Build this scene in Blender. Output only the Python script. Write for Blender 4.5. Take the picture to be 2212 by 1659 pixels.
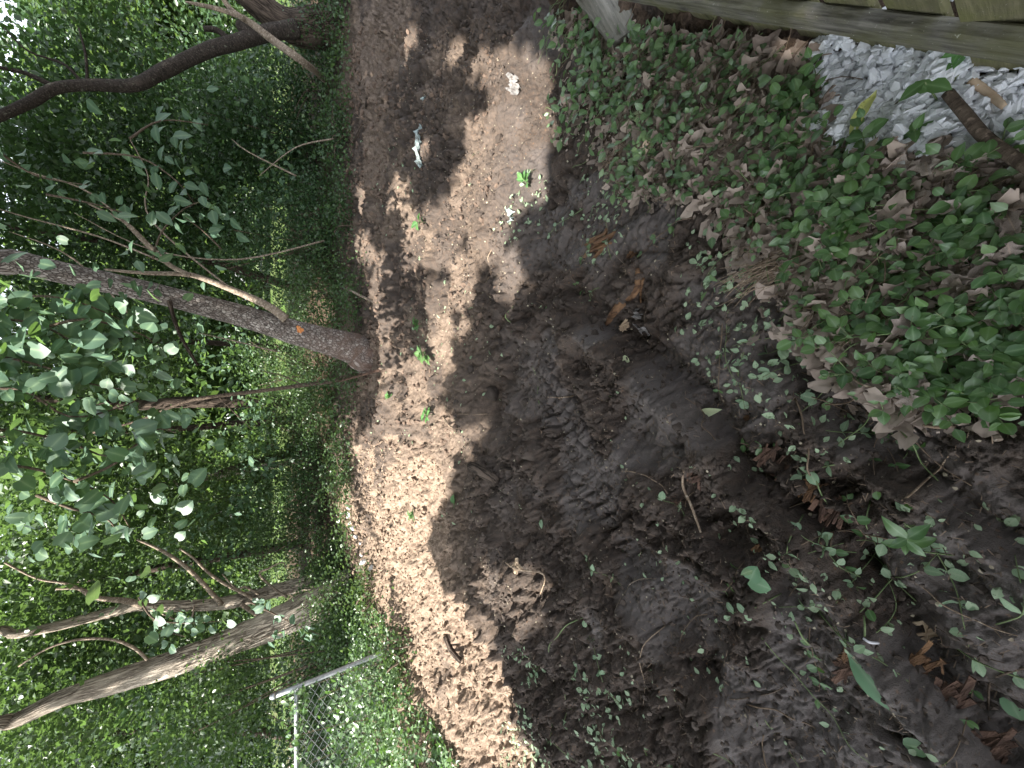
import bpy, math, random
import numpy as np
from mathutils import Vector, Matrix, Euler

random.seed(7)
rng = np.random.default_rng(11)
sc = bpy.context.scene
for o in list(bpy.data.objects):
    bpy.data.objects.remove(o)

# ------------------------------------------------------------------ camera
PITCH = math.radians(35.0)
CAMH = 1.45
FPX = 831.0            # focal length, for a frame 2212 x 1659
cp, sp = math.cos(PITCH), math.sin(PITCH)
cam = bpy.data.cameras.new('camera')
cam.sensor_width = 36.0
cam.lens = 36.0 * FPX / 2212.0
cam.clip_start = 0.05
cam.clip_end = 600
camo = bpy.data.objects.new('camera', cam)
sc.collection.objects.link(camo)
# the phone was held upright and the picture lies on its side: image left is up
cx = Vector((0, -sp, -cp)); cy = Vector((1, 0, 0)); cz = Vector((0, -cp, sp))
m = Matrix((cx, cy, cz)).transposed().to_4x4()
m.translation = Vector((0, 0, CAMH))
camo.matrix_world = m
sc.camera = camo

# ------------------------------------------------------------------ light
SUNV = Vector((-0.49, -0.30, 0.82)).normalized()      # towards the sun
SUN_EL = math.asin(SUNV.z)
SUN_AZ = math.atan2(SUNV.x, SUNV.y)
world = bpy.data.worlds.new('World')
sc.world = world
world.use_nodes = True
wn = world.node_tree
for n in list(wn.nodes): wn.nodes.remove(n)
wo = wn.nodes.new('ShaderNodeOutputWorld'); wb = wn.nodes.new('ShaderNodeBackground')
ws = wn.nodes.new('ShaderNodeTexSky')
ws.sky_type = 'NISHITA'; ws.sun_disc = False
ws.sun_elevation = SUN_EL; ws.sun_rotation = SUN_AZ
ws.air_density = 1.0; ws.dust_density = 1.5; ws.ozone_density = 1.0
wb.inputs['Strength'].default_value = 0.15
whs = wn.nodes.new('ShaderNodeHueSaturation'); whs.inputs['Saturation'].default_value = .33
wn.links.new(ws.outputs[0], whs.inputs['Color']); wn.links.new(whs.outputs[0], wb.inputs[0]); wn.links.new(wb.outputs[0], wo.inputs[0])
sun = bpy.data.lights.new('sun', 'SUN')
sun.energy = 5.0; sun.angle = math.radians(0.55); sun.color = (1.0, 0.945, 0.87)
suno = bpy.data.objects.new('sun', sun); sc.collection.objects.link(suno)
suno.rotation_euler = SUNV.to_track_quat('Z', 'Y').to_euler()
sc.view_settings.view_transform = 'Standard'
sc.view_settings.look = 'None'
sc.view_settings.exposure = 2.0
sc.view_settings.gamma = 1.0
sc.view_settings.use_curve_mapping = False
sc.render.engine = 'CYCLES'
sc.cycles.max_bounces = 8
sc.cycles.transmission_bounces = 6
sc.cycles.transparent_max_bounces = 6

# ------------------------------------------------------------------ measuring
def ray(dx, dy):
    u = 1659 - dy; v = dx
    a = (u - 829.5) / FPX; b = (v - 1106) / FPX
    return np.array([a, cp - b * sp, -(sp + b * cp)])
def PY(dx, dy, Y):
    r = ray(dx, dy); d = Y / r[1]
    return Vector((r[0] * d, Y, CAMH + r[2] * d))
def PD(dx, dy, d):
    r = ray(dx, dy)
    return Vector((r[0] * d, r[1] * d, CAMH + r[2] * d))
def GF(dx, dy, z=0.0):
    r = ray(dx, dy); d = (z - CAMH) / r[2]
    return (r[0] * d, r[1] * d)

def inpoly(x, y, poly):
    x = np.asarray(x); y = np.asarray(y)
    ins = np.zeros(x.shape, bool)
    n = len(poly)
    for i in range(n):
        x1, y1 = poly[i]; x2, y2 = poly[(i + 1) % n]
        if y1 == y2: continue
        c = ((y1 > y) != (y2 > y)) & (x < (x2 - x1) * (y - y1) / (y2 - y1) + x1)
        ins ^= c
    return ins
def wpoly(pts, z=0.0):
    return [GF(a, b, z) for a, b in pts]
def segdist(x, y, P):
    """signed distance to a polyline and position along it"""
    best = np.full(x.shape, 1e9); sg = np.zeros(x.shape); al = np.zeros(x.shape); L = 0
    for (x1, y1), (x2, y2) in zip(P[:-1], P[1:]):
        ex, ey = x2 - x1, y2 - y1; l2 = ex * ex + ey * ey; l = math.sqrt(l2)
        t = np.clip(((x - x1) * ex + (y - y1) * ey) / l2, 0, 1)
        qx = x - (x1 + t * ex); qy = y - (y1 + t * ey)
        d = np.hypot(qx, qy); s = np.sign(ex * qy - ey * qx)
        k = d < best
        best = np.where(k, d, best); sg = np.where(k, s, sg); al = np.where(k, L + t * l, al); L += l
    return best * sg, al, L

# ------------------------------------------------------------------ noise
TAB = np.random.default_rng(5).random((256, 256))
def vn(x, y, f, seed=0):
    X = np.asarray(x) * f + seed * 13.7; Y = np.asarray(y) * f + seed * 7.3
    xi = np.floor(X).astype(np.int64); yi = np.floor(Y).astype(np.int64)
    fx = X - xi; fy = Y - yi
    fx = fx * fx * fx * (fx * (fx * 6 - 15) + 10); fy = fy * fy * fy * (fy * (fy * 6 - 15) + 10)
    a = TAB[xi & 255, yi & 255]; b = TAB[(xi + 1) & 255, yi & 255]
    c = TAB[xi & 255, (yi + 1) & 255]; d = TAB[(xi + 1) & 255, (yi + 1) & 255]
    return (a + (b - a) * fx) * (1 - fy) + (c + (d - c) * fx) * fy
def sst(a, b, x):
    t = np.clip((x - a) / (b - a), 0, 1); return t * t * (3 - 2 * t)
def rot2(x, y, a):
    return x * math.cos(a) - y * math.sin(a), x * math.sin(a) + y * math.cos(a)
def worley(x, y, f, seed=0):
    X = np.asarray(x) * f; Y = np.asarray(y) * f
    xi = np.floor(X).astype(np.int64); yi = np.floor(Y).astype(np.int64)
    f1 = np.full(X.shape, 9.0); f2 = np.full(X.shape, 9.0); cid = np.zeros(X.shape)
    for i in (-1, 0, 1):
        for j in (-1, 0, 1):
            a = TAB[(xi + i + seed * 37) & 255, (yi + j + 11) & 255]; b = TAB[(xi + i + 91) & 255, (yi + j + seed * 53) & 255]
            d = np.hypot(xi + i + a - X, yi + j + b - Y)
            k = d < f1
            f2 = np.where(k, f1, np.minimum(f2, d)); cid = np.where(k, a, cid); f1 = np.where(k, d, f1)
    return f1, f2, cid

# ------------------------------------------------------------------ zones on the ground
Z_COVER = wpoly([(1175, -60), (1195, 150), (1215, 250), (1250, 350), (1420, 430), (1540, 540), (1700, 640), (1760, 780), (1960, 860), (2260, 960), (2400, 900), (2400, -60)])
Z_GRAVEL = wpoly([(1742, 60), (1758, 170), (1782, 268), (1840, 340), (1960, 345), (2040, 335), (2110, 345), (2300, 345), (2300, 110), (2120, 110), (1920, 60)])
Z_IVY = wpoly([(722, 1205), (782, 1262), (835, 1325), (872, 1400), (918, 1490), (965, 1570), (1012, 1659), (1050, 1800), (800, 1950), (735, 1700), (715, 1450), (712, 1300)])
Z_BACK = wpoly([(640, -200), (728, 0), (734, 120), (716, 200), (712, 330), (726, 440), (722, 520), (710, 640), (740, 700), (748, 760), (736, 860), (722, 900), (728, 1060), (748, 1140), (690, 1240), (560, 1240), (520, -200)])
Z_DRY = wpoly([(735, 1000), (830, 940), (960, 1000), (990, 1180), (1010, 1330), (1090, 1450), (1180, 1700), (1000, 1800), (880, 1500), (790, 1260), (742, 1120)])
LIT = [wpoly(p) for p in [
    [(798, 596), (850, 588), (872, 700), (856, 762), (962, 742), (990, 790), (938, 860), (1000, 905), (1052, 890), (1064, 925), (1040, 962), (1000, 985), (968, 1085), (930, 1140), (945, 1215), (1000, 1300), (1082, 1325), (1078, 1390), (1102, 1460), (1140, 1560), (1200, 1700), (1000, 1740), (958, 1540), (880, 1460), (830, 1345), (778, 1245), (738, 1130), (762, 962), (812, 905), (826, 800), (826, 700)],
    [(1040, 1195), (1130, 1190), (1170, 1230), (1200, 1290), (1180, 1320), (1120, 1300), (1060, 1270)],
    [(925, 615), (968, 600), (985, 640), (960, 672), (925, 665)],
    [(990, 700), (1015, 695), (1020, 725), (992, 735)],
    [(862, 500), (905, 455), (985, 430), (1000, 500), (985, 545), (930, 570), (880, 585)],
    [(1010, 440), (1095, 420), (1110, 505), (1095, 560), (1040, 580), (1015, 520)],
    [(1118, 520), (1150, 540), (1150, 640), (1120, 640)],
    [(1100, 370), (1180, 350), (1170, 440), (1110, 470)],
    [(1030, 110), (1120, 80), (1195, 130), (1195, 235), (1150, 250), (1060, 200), (1020, 160)],
    [(1010, 240), (1060, 260), (1070, 340), (1020, 350)],
    [(1150, 260), (1190, 262), (1184, 310), (1150, 320)],
    [(975, 560), (1010, 560), (1030, 640), (1000, 690), (972, 640)], [(1000, 330), (1060, 330), (1090, 420), (1010, 445), (985, 400)], [(840, 400), (880, 380), (890, 470), (850, 500)], [(812, 560), (850, 540), (860, 600), (815, 610)],
    [(1060, 200), (1150, 240), (1150, 330), (1090, 380), (1060, 330)], [(930, 690), (975, 680), (985, 745), (935, 745)], [(1090, 560), (1125, 560), (1130, 640), (1095, 640)], [(960, 90), (1000, 80), (1005, 130), (965, 135)],
    [(775, 400), (800, 395), (800, 450), (780, 460)], [(770, 505), (810, 500), (820, 560), (785, 570)],
    [(880, 60), (905, 50), (905, 100), (885, 105)], [(905, 300), (935, 295), (930, 350), (905, 352)],
]]
G1 = wpoly([(900, 900)])[0]
RUT1 = wpoly([(1200, 640), (1330, 790), (1480, 935), (1610, 1090), (1800, 1310), (2080, 1600), (2300, 1850)])
RUT2 = wpoly([(1540, 770), (1760, 900), (1960, 1040), (2130, 1190), (2400, 1420)])
RUT3 = wpoly([(1500, 1560), (1760, 1760)])
TRK = wpoly([(1120, 760), (1200, 880), (1250, 1000), (1330, 1120), (1500, 1330), (1620, 1450), (1800, 1700)])
BUMPS = [  # D point, radius across, radius away, height
    ((1012, 836), .20, .16, .12), ((1030, 905), .20, .15, .08), ((1068, 852), .13, .10, -.12), ((1075, 900), .10, .08, -.09),
    ((850, 1010), .50, .13, -.13), ((880, 960), .5, .3, .07), ((842, 700), 1.2, .12, .09), ((800, 500), 1.4, .2, .06), ((860, 640), .9, .18, -.07),
    ((1000, 1378), .18, .22, -.10), ((960, 1330), .3, .25, .05), ((1060, 1100), .35, .3, .06), ((1110, 1240), .3, .2, .06),
    ((1120, 500), .4, .2, .05), ((1060, 470), .5, .25, .04), ((1000, 560), .7, .2, -.05), ((950, 520), .7, .3, .06), ((1180, 400), .5, .15, -.04),
    ((1925, 1605), .012, .05, -.07), ((1470, 950), .05, .05, -.05), ((1490, 1010), .10, .06, .05), ((1500, 1300), .2, .12, -.035),
    ((1250, 680), .3, .2, .03), ((1200, 1150), .2, .15, -.04), ((1150, 1400), .35, .25, .04), ((700, 600), 3.0, .8, .1), ((1380, 690), .16, .1, -.03)]
BW = [(GF(*p), a, b, h) for p, a, b, h in BUMPS]

def smooth_mask(x, y):
    """1 where wet mud has been pressed smooth"""
    d, al, L = segdist(x, y, TRK)
    band = np.exp(-(np.abs(d) / .38) ** 4)
    n = vn(x, y, 2.3, 3) * .55 + vn(x, y, 6, 4) * .45
    near = sst(2.5, 1.5, y)
    return np.clip(sst(.50, .62, n + band * .14) * near, 0, 1)
def H(x, y, fine=True):
    x = np.asarray(x, float); y = np.asarray(y, float)
    h = .10 * sst(5.5, 9, y) + .12 * sst(-2.2, -4.2, x)
    h = h - .045 * np.exp(-(((x - .75) * -.751 + (y - .134) * .66) / .13) ** 2) * sst(-1.0, -.5, y) * sst(1.4, .7, y)
    for (bx, by), a, b, hh in BW:
        h = h + hh * np.exp(-((x - bx) / a) ** 2 - ((y - by) / b) ** 2)
    wx = x + .12 * (vn(x, y, 3, 8) - .5) + .03 * (vn(x, y, 14, 9) - .5); wy = y + .12 * (vn(x, y, 3, 18) - .5) + .03 * (vn(x, y, 14, 19) - .5)
    d, al, L = segdist(wx, wy, RUT1)
    fade = sst(0, .4, al)
    h = h + fade * (.085 * np.exp(-(d / .05) ** 2) - .10 * np.exp(-((d - .13) / .06) ** 2) - .045 * np.exp(-((d + .15) / .1) ** 2))
    d, al, L = segdist(wx, wy, RUT2)
    h = h + sst(0, .2, al) * (.045 * np.exp(-(d / .035) ** 2) - .065 * np.exp(-((d - .075) / .04) ** 2) - .03 * np.exp(-((d + .10) / .06) ** 2))
    if not fine: return h
    cov = inpoly(x, y, Z_COVER).astype(float); far = sst(7, 12, y)
    s = smooth_mask(x, y) * (1 - cov)
    rough = (1 - .55 * s) * (1 - .5 * far) * (1 - .5 * cov)
    h = h + .05 * (vn(x, y, 1.3, 1) - .5) + .040 * (vn(x, y, 3.1, 2) - .5) * (1 - .4 * s)
    ax, ay = rot2(x, y, .8)
    h = h + rough * (.060 * (vn(ax * .7, ay * 1.3, 8, 5) - .5)) + .022 * (vn(ax * .5, ay * 1.4, 5, 25) - .5) * (1 - .5 * cov)
    b1 = np.abs(vn(wx, wy, 15, 6) * 2 - 1)
    b2 = np.abs(vn(ax * .75 + .01 * b1, ay * 1.2, 34, 7) * 2 - 1)
    b3 = np.abs(vn(ax + .006 * b2, ay, 72, 17) * 2 - 1)
    h = h + rough * (.038 * (b1 - .35) + .026 * (b2 - .35) + .013 * (b3 - .35))
    h = h + rough * .0060 * (vn(x, y, 150, 12) - .5) + s * (.0045 * (b2 - .35) + .0020 * (b3 - .35))
    # crumbly clods, broken edges
    q1 = wx + .02 * b2; q2 = wy + .02 * b1
    f1, f2, cid = worley(q1, q2, 10, 2)
    clod = sst(.38, .60, vn(x, y, 2.1, 21)) * (1 - s) * (1 - .8 * cov)
    h = h + clod * (.085 * np.clip(.60 - f1, 0, 1) * (.3 + cid) * (1 + .5 * b3))
    f1, f2, cid = worley(q1, q2, 24, 6)
    h = h + rough * (.024 * np.clip(.62 - f1, 0, 1) * np.where(cid > .35, cid, 0.0) * 1.5)
    # pressed plates and a few drying cracks in the wet mud
    f1, f2, cid = worley(ax * .7 + .09 * vn(x, y, 7, 31), ay * 1.15 + .09 * vn(x, y, 7, 32), 5.5, 9)
    h = h + s * (-.010 * np.exp(-((f2 - f1) / .03) ** 2) * sst(.52, .7, vn(x, y, 6, 41)) + .030 * (cid - .5) * sst(0, .10, f2 - f1))
    st_ = vn(ax * .35, ay * 2.6, 16, 43); h = h + (.3 + .7 * (1 - s)) * (1 - far) * -.012 * sst(.62, .8, st_)
    # tyre lugs pressed along the track
    d, al, L = segdist(x + .01 * (vn(x, y, 12, 51) - .5), y + .01 * (vn(x, y, 12, 52) - .5), TRK)
    h = h + sst(.1, .4, al) * (.040 * np.exp(-((np.abs(d) - .25) / .045) ** 2) - .022 * np.exp(-(d / .2) ** 4)) * (.5 + vn(x, y, 4, 54))
    tm = np.exp(-((d) / .19) ** 6) * sst(.15, .35, al) * (1 - sst(1.15, 1.5, al)) * sst(.25, .45, vn(x, y, 5, 53))
    row = (al * 15 + np.abs(d) * 5.0); ph = row - np.floor(row)
    colw = (d + .22) * 11; pc = colw - np.floor(colw)
    blk = sst(.06, .2, ph) * sst(.94, .80, ph) * sst(.04, .15, pc) * sst(.96, .85, pc)
    idr = TAB[np.floor(row).astype(int) & 255, np.floor(colw).astype(int) & 255]
    h = h * 1.0 + tm * (.046 * blk * (.5 + .7 * idr) - .024)
    return h
def HP(x, y):
    return float(H(np.array([x]), np.array([y]))[0])
def gp(dx, dy, up=0.0):
    z = 0.0
    for _ in range(6):
        x, y = GF(dx, dy, z); z = float(H(np.array([x]), np.array([y]))[0])
    return Vector((x, y, z + up))

# ------------------------------------------------------------------ mesh helpers
COL = sc.collection
def build(name, V, F, mat=None, parent=None, smooth=True, attrs=None, link=True):
    """V (n,3); F list of int arrays (m,k) with k corners each"""
    me = bpy.data.meshes.new(name)
    V = np.asarray(V, np.float32)
    if not isinstance(F, (list, tuple)): F = [F]
    F = [np.asarray(f, np.int32) for f in F if len(f)]
    me.vertices.add(len(V)); me.vertices.foreach_set('co', V.ravel())
    nl = sum(f.size for f in F); npoly = sum(len(f) for f in F)
    me.loops.add(nl); me.polygons.add(npoly)
    me.loops.foreach_set('vertex_index', np.concatenate([f.ravel() for f in F]))
    ks = np.concatenate([np.full(len(f), f.shape[1], np.int32) for f in F])
    st = np.concatenate([[0], np.cumsum(ks)[:-1]]).astype(np.int32)
    me.polygons.foreach_set('loop_start', st)
    me.polygons.foreach_set('use_smooth', np.full(npoly, smooth))
    me.update(calc_edges=True)
    if attrs:
        for k, a in attrs.items():
            a = np.asarray(a, np.float32)
            if a.ndim == 1:
                at = me.attributes.new(k, 'FLOAT', 'POINT'); at.data.foreach_set('value', a)
            else:
                at = me.attributes.new(k, 'FLOAT_VECTOR', 'POINT'); at.data.foreach_set('vector', a.ravel())
    if mat: me.materials.append(mat)
    if not link: return me
    o = bpy.data.objects.new(name, me); COL.objects.link(o)
    if parent: o.parent = parent
    return o
def inst(name, me, mtx, parent=None):
    o = bpy.data.objects.new(name, me); COL.objects.link(o)
    if parent is not None:
        o.parent = parent
        o.matrix_basis = mtx
    else:
        o.matrix_world = mtx
    return o
def empty(name, loc=(0, 0, 0)):
    o = bpy.data.objects.new(name, None); o.empty_display_size = .1
    COL.objects.link(o); o.location = loc; return o
def tag(o, label=None, cat=None, group=None, kind=None):
    if label: o['label'] = label
    if cat: o['category'] = cat
    if group: o['group'] = group
    if kind: o['kind'] = kind
    return o

def catmull(P, R, n):
    P = [np.array(p, float) for p in P]; m_ = len(P)
    out = []; ro = []
    for i in range(m_ - 1):
        p0 = P[max(i - 1, 0)]; p1 = P[i]; p2 = P[i + 1]; p3 = P[min(i + 2, m_ - 1)]
        for k in range(n):
            t = k / n
            out.append(.5 * ((2 * p1) + (-p0 + p2) * t + (2 * p0 - 5 * p1 + 4 * p2 - p3) * t * t + (-p0 + 3 * p1 - 3 * p2 + p3) * t ** 3))
            ro.append(R[i] + (R[i + 1] - R[i]) * t)
    out.append(P[-1]); ro.append(R[-1])
    return np.array(out), np.array(ro)
def tube_np(P, R, seg=8, n=4, bump=0.0, bf=8.0, flare=0.0, cap=True, seed=0):
    P, R = catmull(P, R, n)
    T = np.gradient(P, axis=0); T /= np.linalg.norm(T, axis=1)[:, None] + 1e-9
    up = np.array([0, 0, 1.0]) if abs(T[0][2]) < .8 else np.array([0, 1.0, 0])
    N = np.zeros_like(P); v = np.cross(up, T[0]); N[0] = v / np.linalg.norm(v)
    for i in range(1, len(P)):
        v = N[i - 1] - T[i] * np.dot(N[i - 1], T[i]); N[i] = v / (np.linalg.norm(v) + 1e-9)
    B = np.cross(T, N)
    L = np.concatenate([[0], np.cumsum(np.linalg.norm(np.diff(P, axis=0), axis=1))])
    th = np.linspace(0, 2 * math.pi, seg, endpoint=False)
    rr = np.repeat(R[:, None], seg, 1)
    if flare:
        rr = rr * (1 + flare * np.exp(-L / (R[0] * 1.8))[:, None] * (1 + .35 * np.sin(th * 5 + seed)[None]))
    if bump:
        cxn = np.cos(th)[None] * 1.3 + seed; nn = vn(np.sin(th)[None] * 1.5 + cxn * .7 + 5, L[:, None] * bf / 6 + cxn, 2.2, seed)
        n2 = vn(th[None] / 6.283 * 14 + 0 * L[:, None], L[:, None] * bf + 0 * th[None], 1.0, seed + 3)
        rr = rr * (1 + bump * (nn - .5) * 1.6 + bump * .6 * (n2 - .5))
    V = P[:, None] + rr[..., None] * (np.cos(th)[None, :, None] * N[:, None] + np.sin(th)[None, :, None] * B[:, None])
    m_, s = len(P), seg
    i = np.arange(m_ - 1)[:, None] * s; j = np.arange(s)[None]; j2 = (j + 1) % s
    F = np.stack([i + j, i + j2, i + s + j2, i + s + j], -1).reshape(-1, 4)
    co = np.stack([np.cos(th)[None] * R.mean() + 0 * L[:, None], np.sin(th)[None] * R.mean() + 0 * L[:, None], L[:, None] + 0 * th[None]], -1).reshape(-1, 3)
    V = V.reshape(-1, 3)
    Fs = [F]
    if cap:
        V = np.concatenate([V, P[:1], P[-1:]]); co = np.concatenate([co, [[0, 0, 0]], [[0, 0, L[-1]]]])
        c0 = m_ * s; jj = np.arange(s); j2 = (jj + 1) % s
        Fs.append(np.concatenate([np.stack([np.full(s, c0), j2, jj], -1), np.stack([np.full(s, c0 + 1), (m_ - 1) * s + jj, (m_ - 1) * s + j2], -1)]))
    return V, Fs, co
def tube(name, P, R, mat, parent=None, **k):
    V, F, co = tube_np(P, R, **k)
    off = np.array(parent.location) if parent is not None else 0
    return build(name, V - off, F, mat, parent, attrs={'bco': co})
def multi(name, parts, mat, parent=None, smooth=True, attr='bco'):
    Vs, Fs, Cs = [], {}, []; n = 0
    for V, F, co in parts:
        Vs.append(V); Cs.append(co)
        for f in F: Fs.setdefault(f.shape[1], []).append(f + n)
        n += len(V)
    V = np.concatenate(Vs); off = np.array(parent.location) if parent is not None else 0
    return build(name, V - off, [np.concatenate(f) for f in Fs.values()], mat, parent, smooth, {attr: np.concatenate(Cs)})

# ------------------------------------------------------------------ materials
class NT:
    def __init__(s, name):
        s.m = bpy.data.materials.new(name); s.m.use_nodes = True; s.t = s.m.node_tree
        for n in list(s.t.nodes): s.t.nodes.remove(n)
        s.out = s.t.nodes.new('ShaderNodeOutputMaterial')
    def n(s, typ, **k):
        x = s.t.nodes.new(typ)
        for a, b in k.items():
            if a.startswith('i_'):
                key = a[2:]; key = int(key) if key.isdigit() else key.replace('_', ' ')
                if isinstance(b, bpy.types.NodeSocket): s.t.links.new(b, x.inputs[key])
                else: x.inputs[key].default_value = b
            else: setattr(x, a, b)
        return x
    def l(s, a, b): s.t.links.new(a, b)
    def ramp(s, fac, stops, interp='LINEAR'):
        r = s.t.nodes.new('ShaderNodeValToRGB'); r.color_ramp.interpolation = interp
        e = r.color_ramp.elements
        while len(e) < len(stops): e.new(.5)
        for el, (p, c) in zip(e, stops): el.position = p; el.color = (*c, 1) if len(c) == 3 else c
        s.l(fac, r.inputs[0]); return r.outputs[0]
    def noise(s, vec, scale, detail=4, rough=.55, dist=0):
        x = s.n('ShaderNodeTexNoise', i_Scale=scale, i_Detail=detail, i_Roughness=rough, i_Distortion=dist)
        if vec is not None: s.l(vec, x.inputs['Vector'])
        return x.outputs['Fac']
    def mix(s, f, a, b, typ='MIX'):
        x = s.t.nodes.new('ShaderNodeMix'); x.data_type = 'RGBA'; x.blend_type = typ
        for sock, v in ((x.inputs[0], f), (x.inputs[6], a), (x.inputs[7], b)):
            if isinstance(v, bpy.types.NodeSocket): s.l(v, sock)
            else: sock.default_value = v if not isinstance(v, tuple) else ((*v, 1) if len(v) == 3 else v)
        return x.outputs[2]
    def math(s, op, a, b=0.0, clamp=False):
        x = s.t.nodes.new('ShaderNodeMath'); x.operation = op; x.use_clamp = clamp
        for sock, v in ((x.inputs[0], a), (x.inputs[1], b)):
            if isinstance(v, bpy.types.NodeSocket): s.l(v, sock)
            else: sock.default_value = v
        return x.outputs[0]
    def bump(s, h, strength, dist, normal=None):
        b = s.n('ShaderNodeBump', i_Strength=strength, i_Distance=dist); s.l(h, b.inputs['Height'])
        if normal is not None: s.l(normal, b.inputs['Normal'])
        return b.outputs[0]
    def attr(s, name, out='Fac'):
        a = s.t.nodes.new('ShaderNodeAttribute'); a.attribute_name = name; return a.outputs[out]
    def scaled(s, vec, sc3):
        x = s.n('ShaderNodeMapping'); x.inputs['Scale'].default_value = sc3; s.l(vec, x.inputs[0]); return x.outputs[0]
    def surf(s, sh): s.l(sh, s.out.inputs[0]); return s.m

def leaf_mat(name, c_lo, c_hi, rough=.45, spec=.4, trans=.35, tcol=None, rib=None, objrand=False, blemish=None):
    """colour runs c_lo..c_hi by a per-leaf number; light passes through the blade"""
    t = NT(name)
    if objrand:
        r = t.n('ShaderNodeObjectInfo').outputs['Random']
    else:
        r = t.attr('lr')
    co = t.n('ShaderNodeTexCoord').outputs['Object']
    base = t.mix(r, c_lo, c_hi)
    base = t.mix(t.math('MULTIPLY', t.noise(co, 60, 2), .35), base, tuple(x * 1.5 for x in c_hi))
    if blemish:
        n = t.noise(co, 45, 3, .7)
        base = t.mix(t.ramp(n, [(.56, (0, 0, 0)), (.62, (1, 1, 1))]), base, blemish)
    if rib:
        rb = t.attr('rib')
        base = t.mix(t.math('MULTIPLY', t.math('POWER', rb, 7.0), .75), base, rib)
    p = t.n('ShaderNodeBsdfPrincipled', i_Roughness=rough)
    p.inputs['Specular IOR Level'].default_value = spec
    t.l(base, p.inputs['Base Color'])
    tr = t.n('ShaderNodeBsdfTranslucent')
    tc = t.mix(r, tuple(x * 1.0 for x in (tcol or c_hi)), tuple(x * .75 for x in (tcol or c_hi)))
    t.l(tc, tr.inputs[0])
    mx = t.n('ShaderNodeMixShader'); mx.inputs[0].default_value = trans
    t.l(p.outputs[0], mx.inputs[1]); t.l(tr.outputs[0], mx.inputs[2])
    return t.surf(mx.outputs[0])

def simple(name, c1, c2, scale=20, rough=.8, bs=.3, bd=.01, spec=.3, metal=0.0, stretch=None, vec='Object', detail=5):
    t = NT(name)
    co = t.attr('bco', 'Vector') if vec == 'bco' else t.n('ShaderNodeTexCoord').outputs['Object']
    if stretch: co = t.scaled(co, stretch)
    n = t.noise(co, scale, detail, .6)
    n2 = t.noise(co, scale * 4, 3, .6)
    c = t.mix(t.ramp(n, [(.35, (0, 0, 0)), (.65, (1, 1, 1))]), c1, c2)
    c = t.mix(t.math('MULTIPLY', n2, .5), c, tuple(x * .45 for x in c1))
    p = t.n('ShaderNodeBsdfPrincipled', i_Roughness=rough, i_Metallic=metal)
    p.inputs['Specular IOR Level'].default_value = spec
    t.l(c, p.inputs['Base Color'])
    hh = t.math('ADD', n, t.math('MULTIPLY', n2, .4))
    t.l(t.bump(hh, bs, bd), p.inputs['Normal'])
    return t.surf(p.outputs[0])

def bark_mat(name, dark, mid, light, kind='ridged', lichen=None, foot=None):
    t = NT(name)
    co = t.attr('bco', 'Vector')
    if kind == 'flaky':      # small flat plates, a black-cherry trunk
        v = t.n('ShaderNodeTexVoronoi', feature='F1', i_Scale=42.0, i_Randomness=1.0)
        t.l(t.scaled(co, (1, 1, .62)), v.inputs['Vector'])
        e = t.n('ShaderNodeTexVoronoi', feature='DISTANCE_TO_EDGE', i_Scale=42.0)
        t.l(t.scaled(co, (1, 1, .62)), e.inputs['Vector'])
        edge = t.ramp(e.outputs['Distance'], [(0, (0, 0, 0)), (.16, (1, 1, 1))])
        cell = t.n('ShaderNodeSeparateColor'); t.l(v.outputs['Color'], cell.inputs[0])
        c = t.mix(t.math('POWER', cell.outputs[0], 1.5), mid, light)
        c = t.mix(edge, dark, c)
        n1 = t.noise(co, 9, 4)
        c = t.mix(t.ramp(n1, [(.4, (0, 0, 0)), (.7, (.6, .6, .6))]), c, dark)
        h = t.math('ADD', t.math('MULTIPLY', edge, .5), t.math('MULTIPLY', cell.outputs[1], .6))
        bd = .012
    elif kind == 'ridged':
        n1 = t.noise(t.scaled(co, (1, 1, .13)), 34, 4, .6, .4)
        rd = t.math('ABSOLUTE', t.math('SUBTRACT', n1, .5)); h = t.ramp(rd, [(0, (0, 0, 0)), (.09, (1, 1, 1))])
        n2 = t.noise(co, 90, 3)
        c = t.mix(h, dark, t.mix(n2, mid, light))
        n3 = t.noise(t.scaled(co, (1, 1, .4)), 5, 3)
        c = t.mix(t.ramp(n3, [(.45, (0, 0, 0)), (.65, (.7, .7, .7))]), c, light)
        h = t.math('ADD', h, t.math('MULTIPLY', n2, .3)); bd = .02
    else:
        n1 = t.noise(t.scaled(co, (1, 1, 2.2)), 22, 5, .65)
        c = t.mix(t.ramp(n1, [(.35, (0, 0, 0)), (.65, (1, 1, 1))]), dark, mid)
        n2 = t.noise(co, 60, 3)
        c = t.mix(t.ramp(n2, [(.55, (0, 0, 0)), (.7, (1, 1, 1))]), c, light)
        h = t.math('ADD', n1, t.math('MULTIPLY', n2, .5)); bd = .008
    if lichen:
        nl = t.noise(co, 13, 5, .7)
        c = t.mix(t.ramp(nl, [(.60, (0, 0, 0)), (.66, (.7, .7, .7))]), c, lichen)
    if foot:
        z = t.n('ShaderNodeSeparateXYZ'); t.l(co, z.inputs[0])
        f = t.math('MULTIPLY_ADD', z.outputs[2], -1.3); f = t.math('ADD', t.math('MULTIPLY', z.outputs[2], -1.1), 1.15, True)
        f = t.math('MULTIPLY', f, t.ramp(t.noise(co, 8, 4), [(.35, (0, 0, 0)), (.6, (1, 1, 1))]))
        c = t.mix(f, c, foot)
    p = t.n('ShaderNodeBsdfPrincipled', i_Roughness=.9); p.inputs['Specular IOR Level'].default_value = .15
    t.l(c, p.inputs['Base Color']); t.l(t.bump(h, .8, bd), p.inputs['Normal'])
    return t.surf(p.outputs[0])

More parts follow.
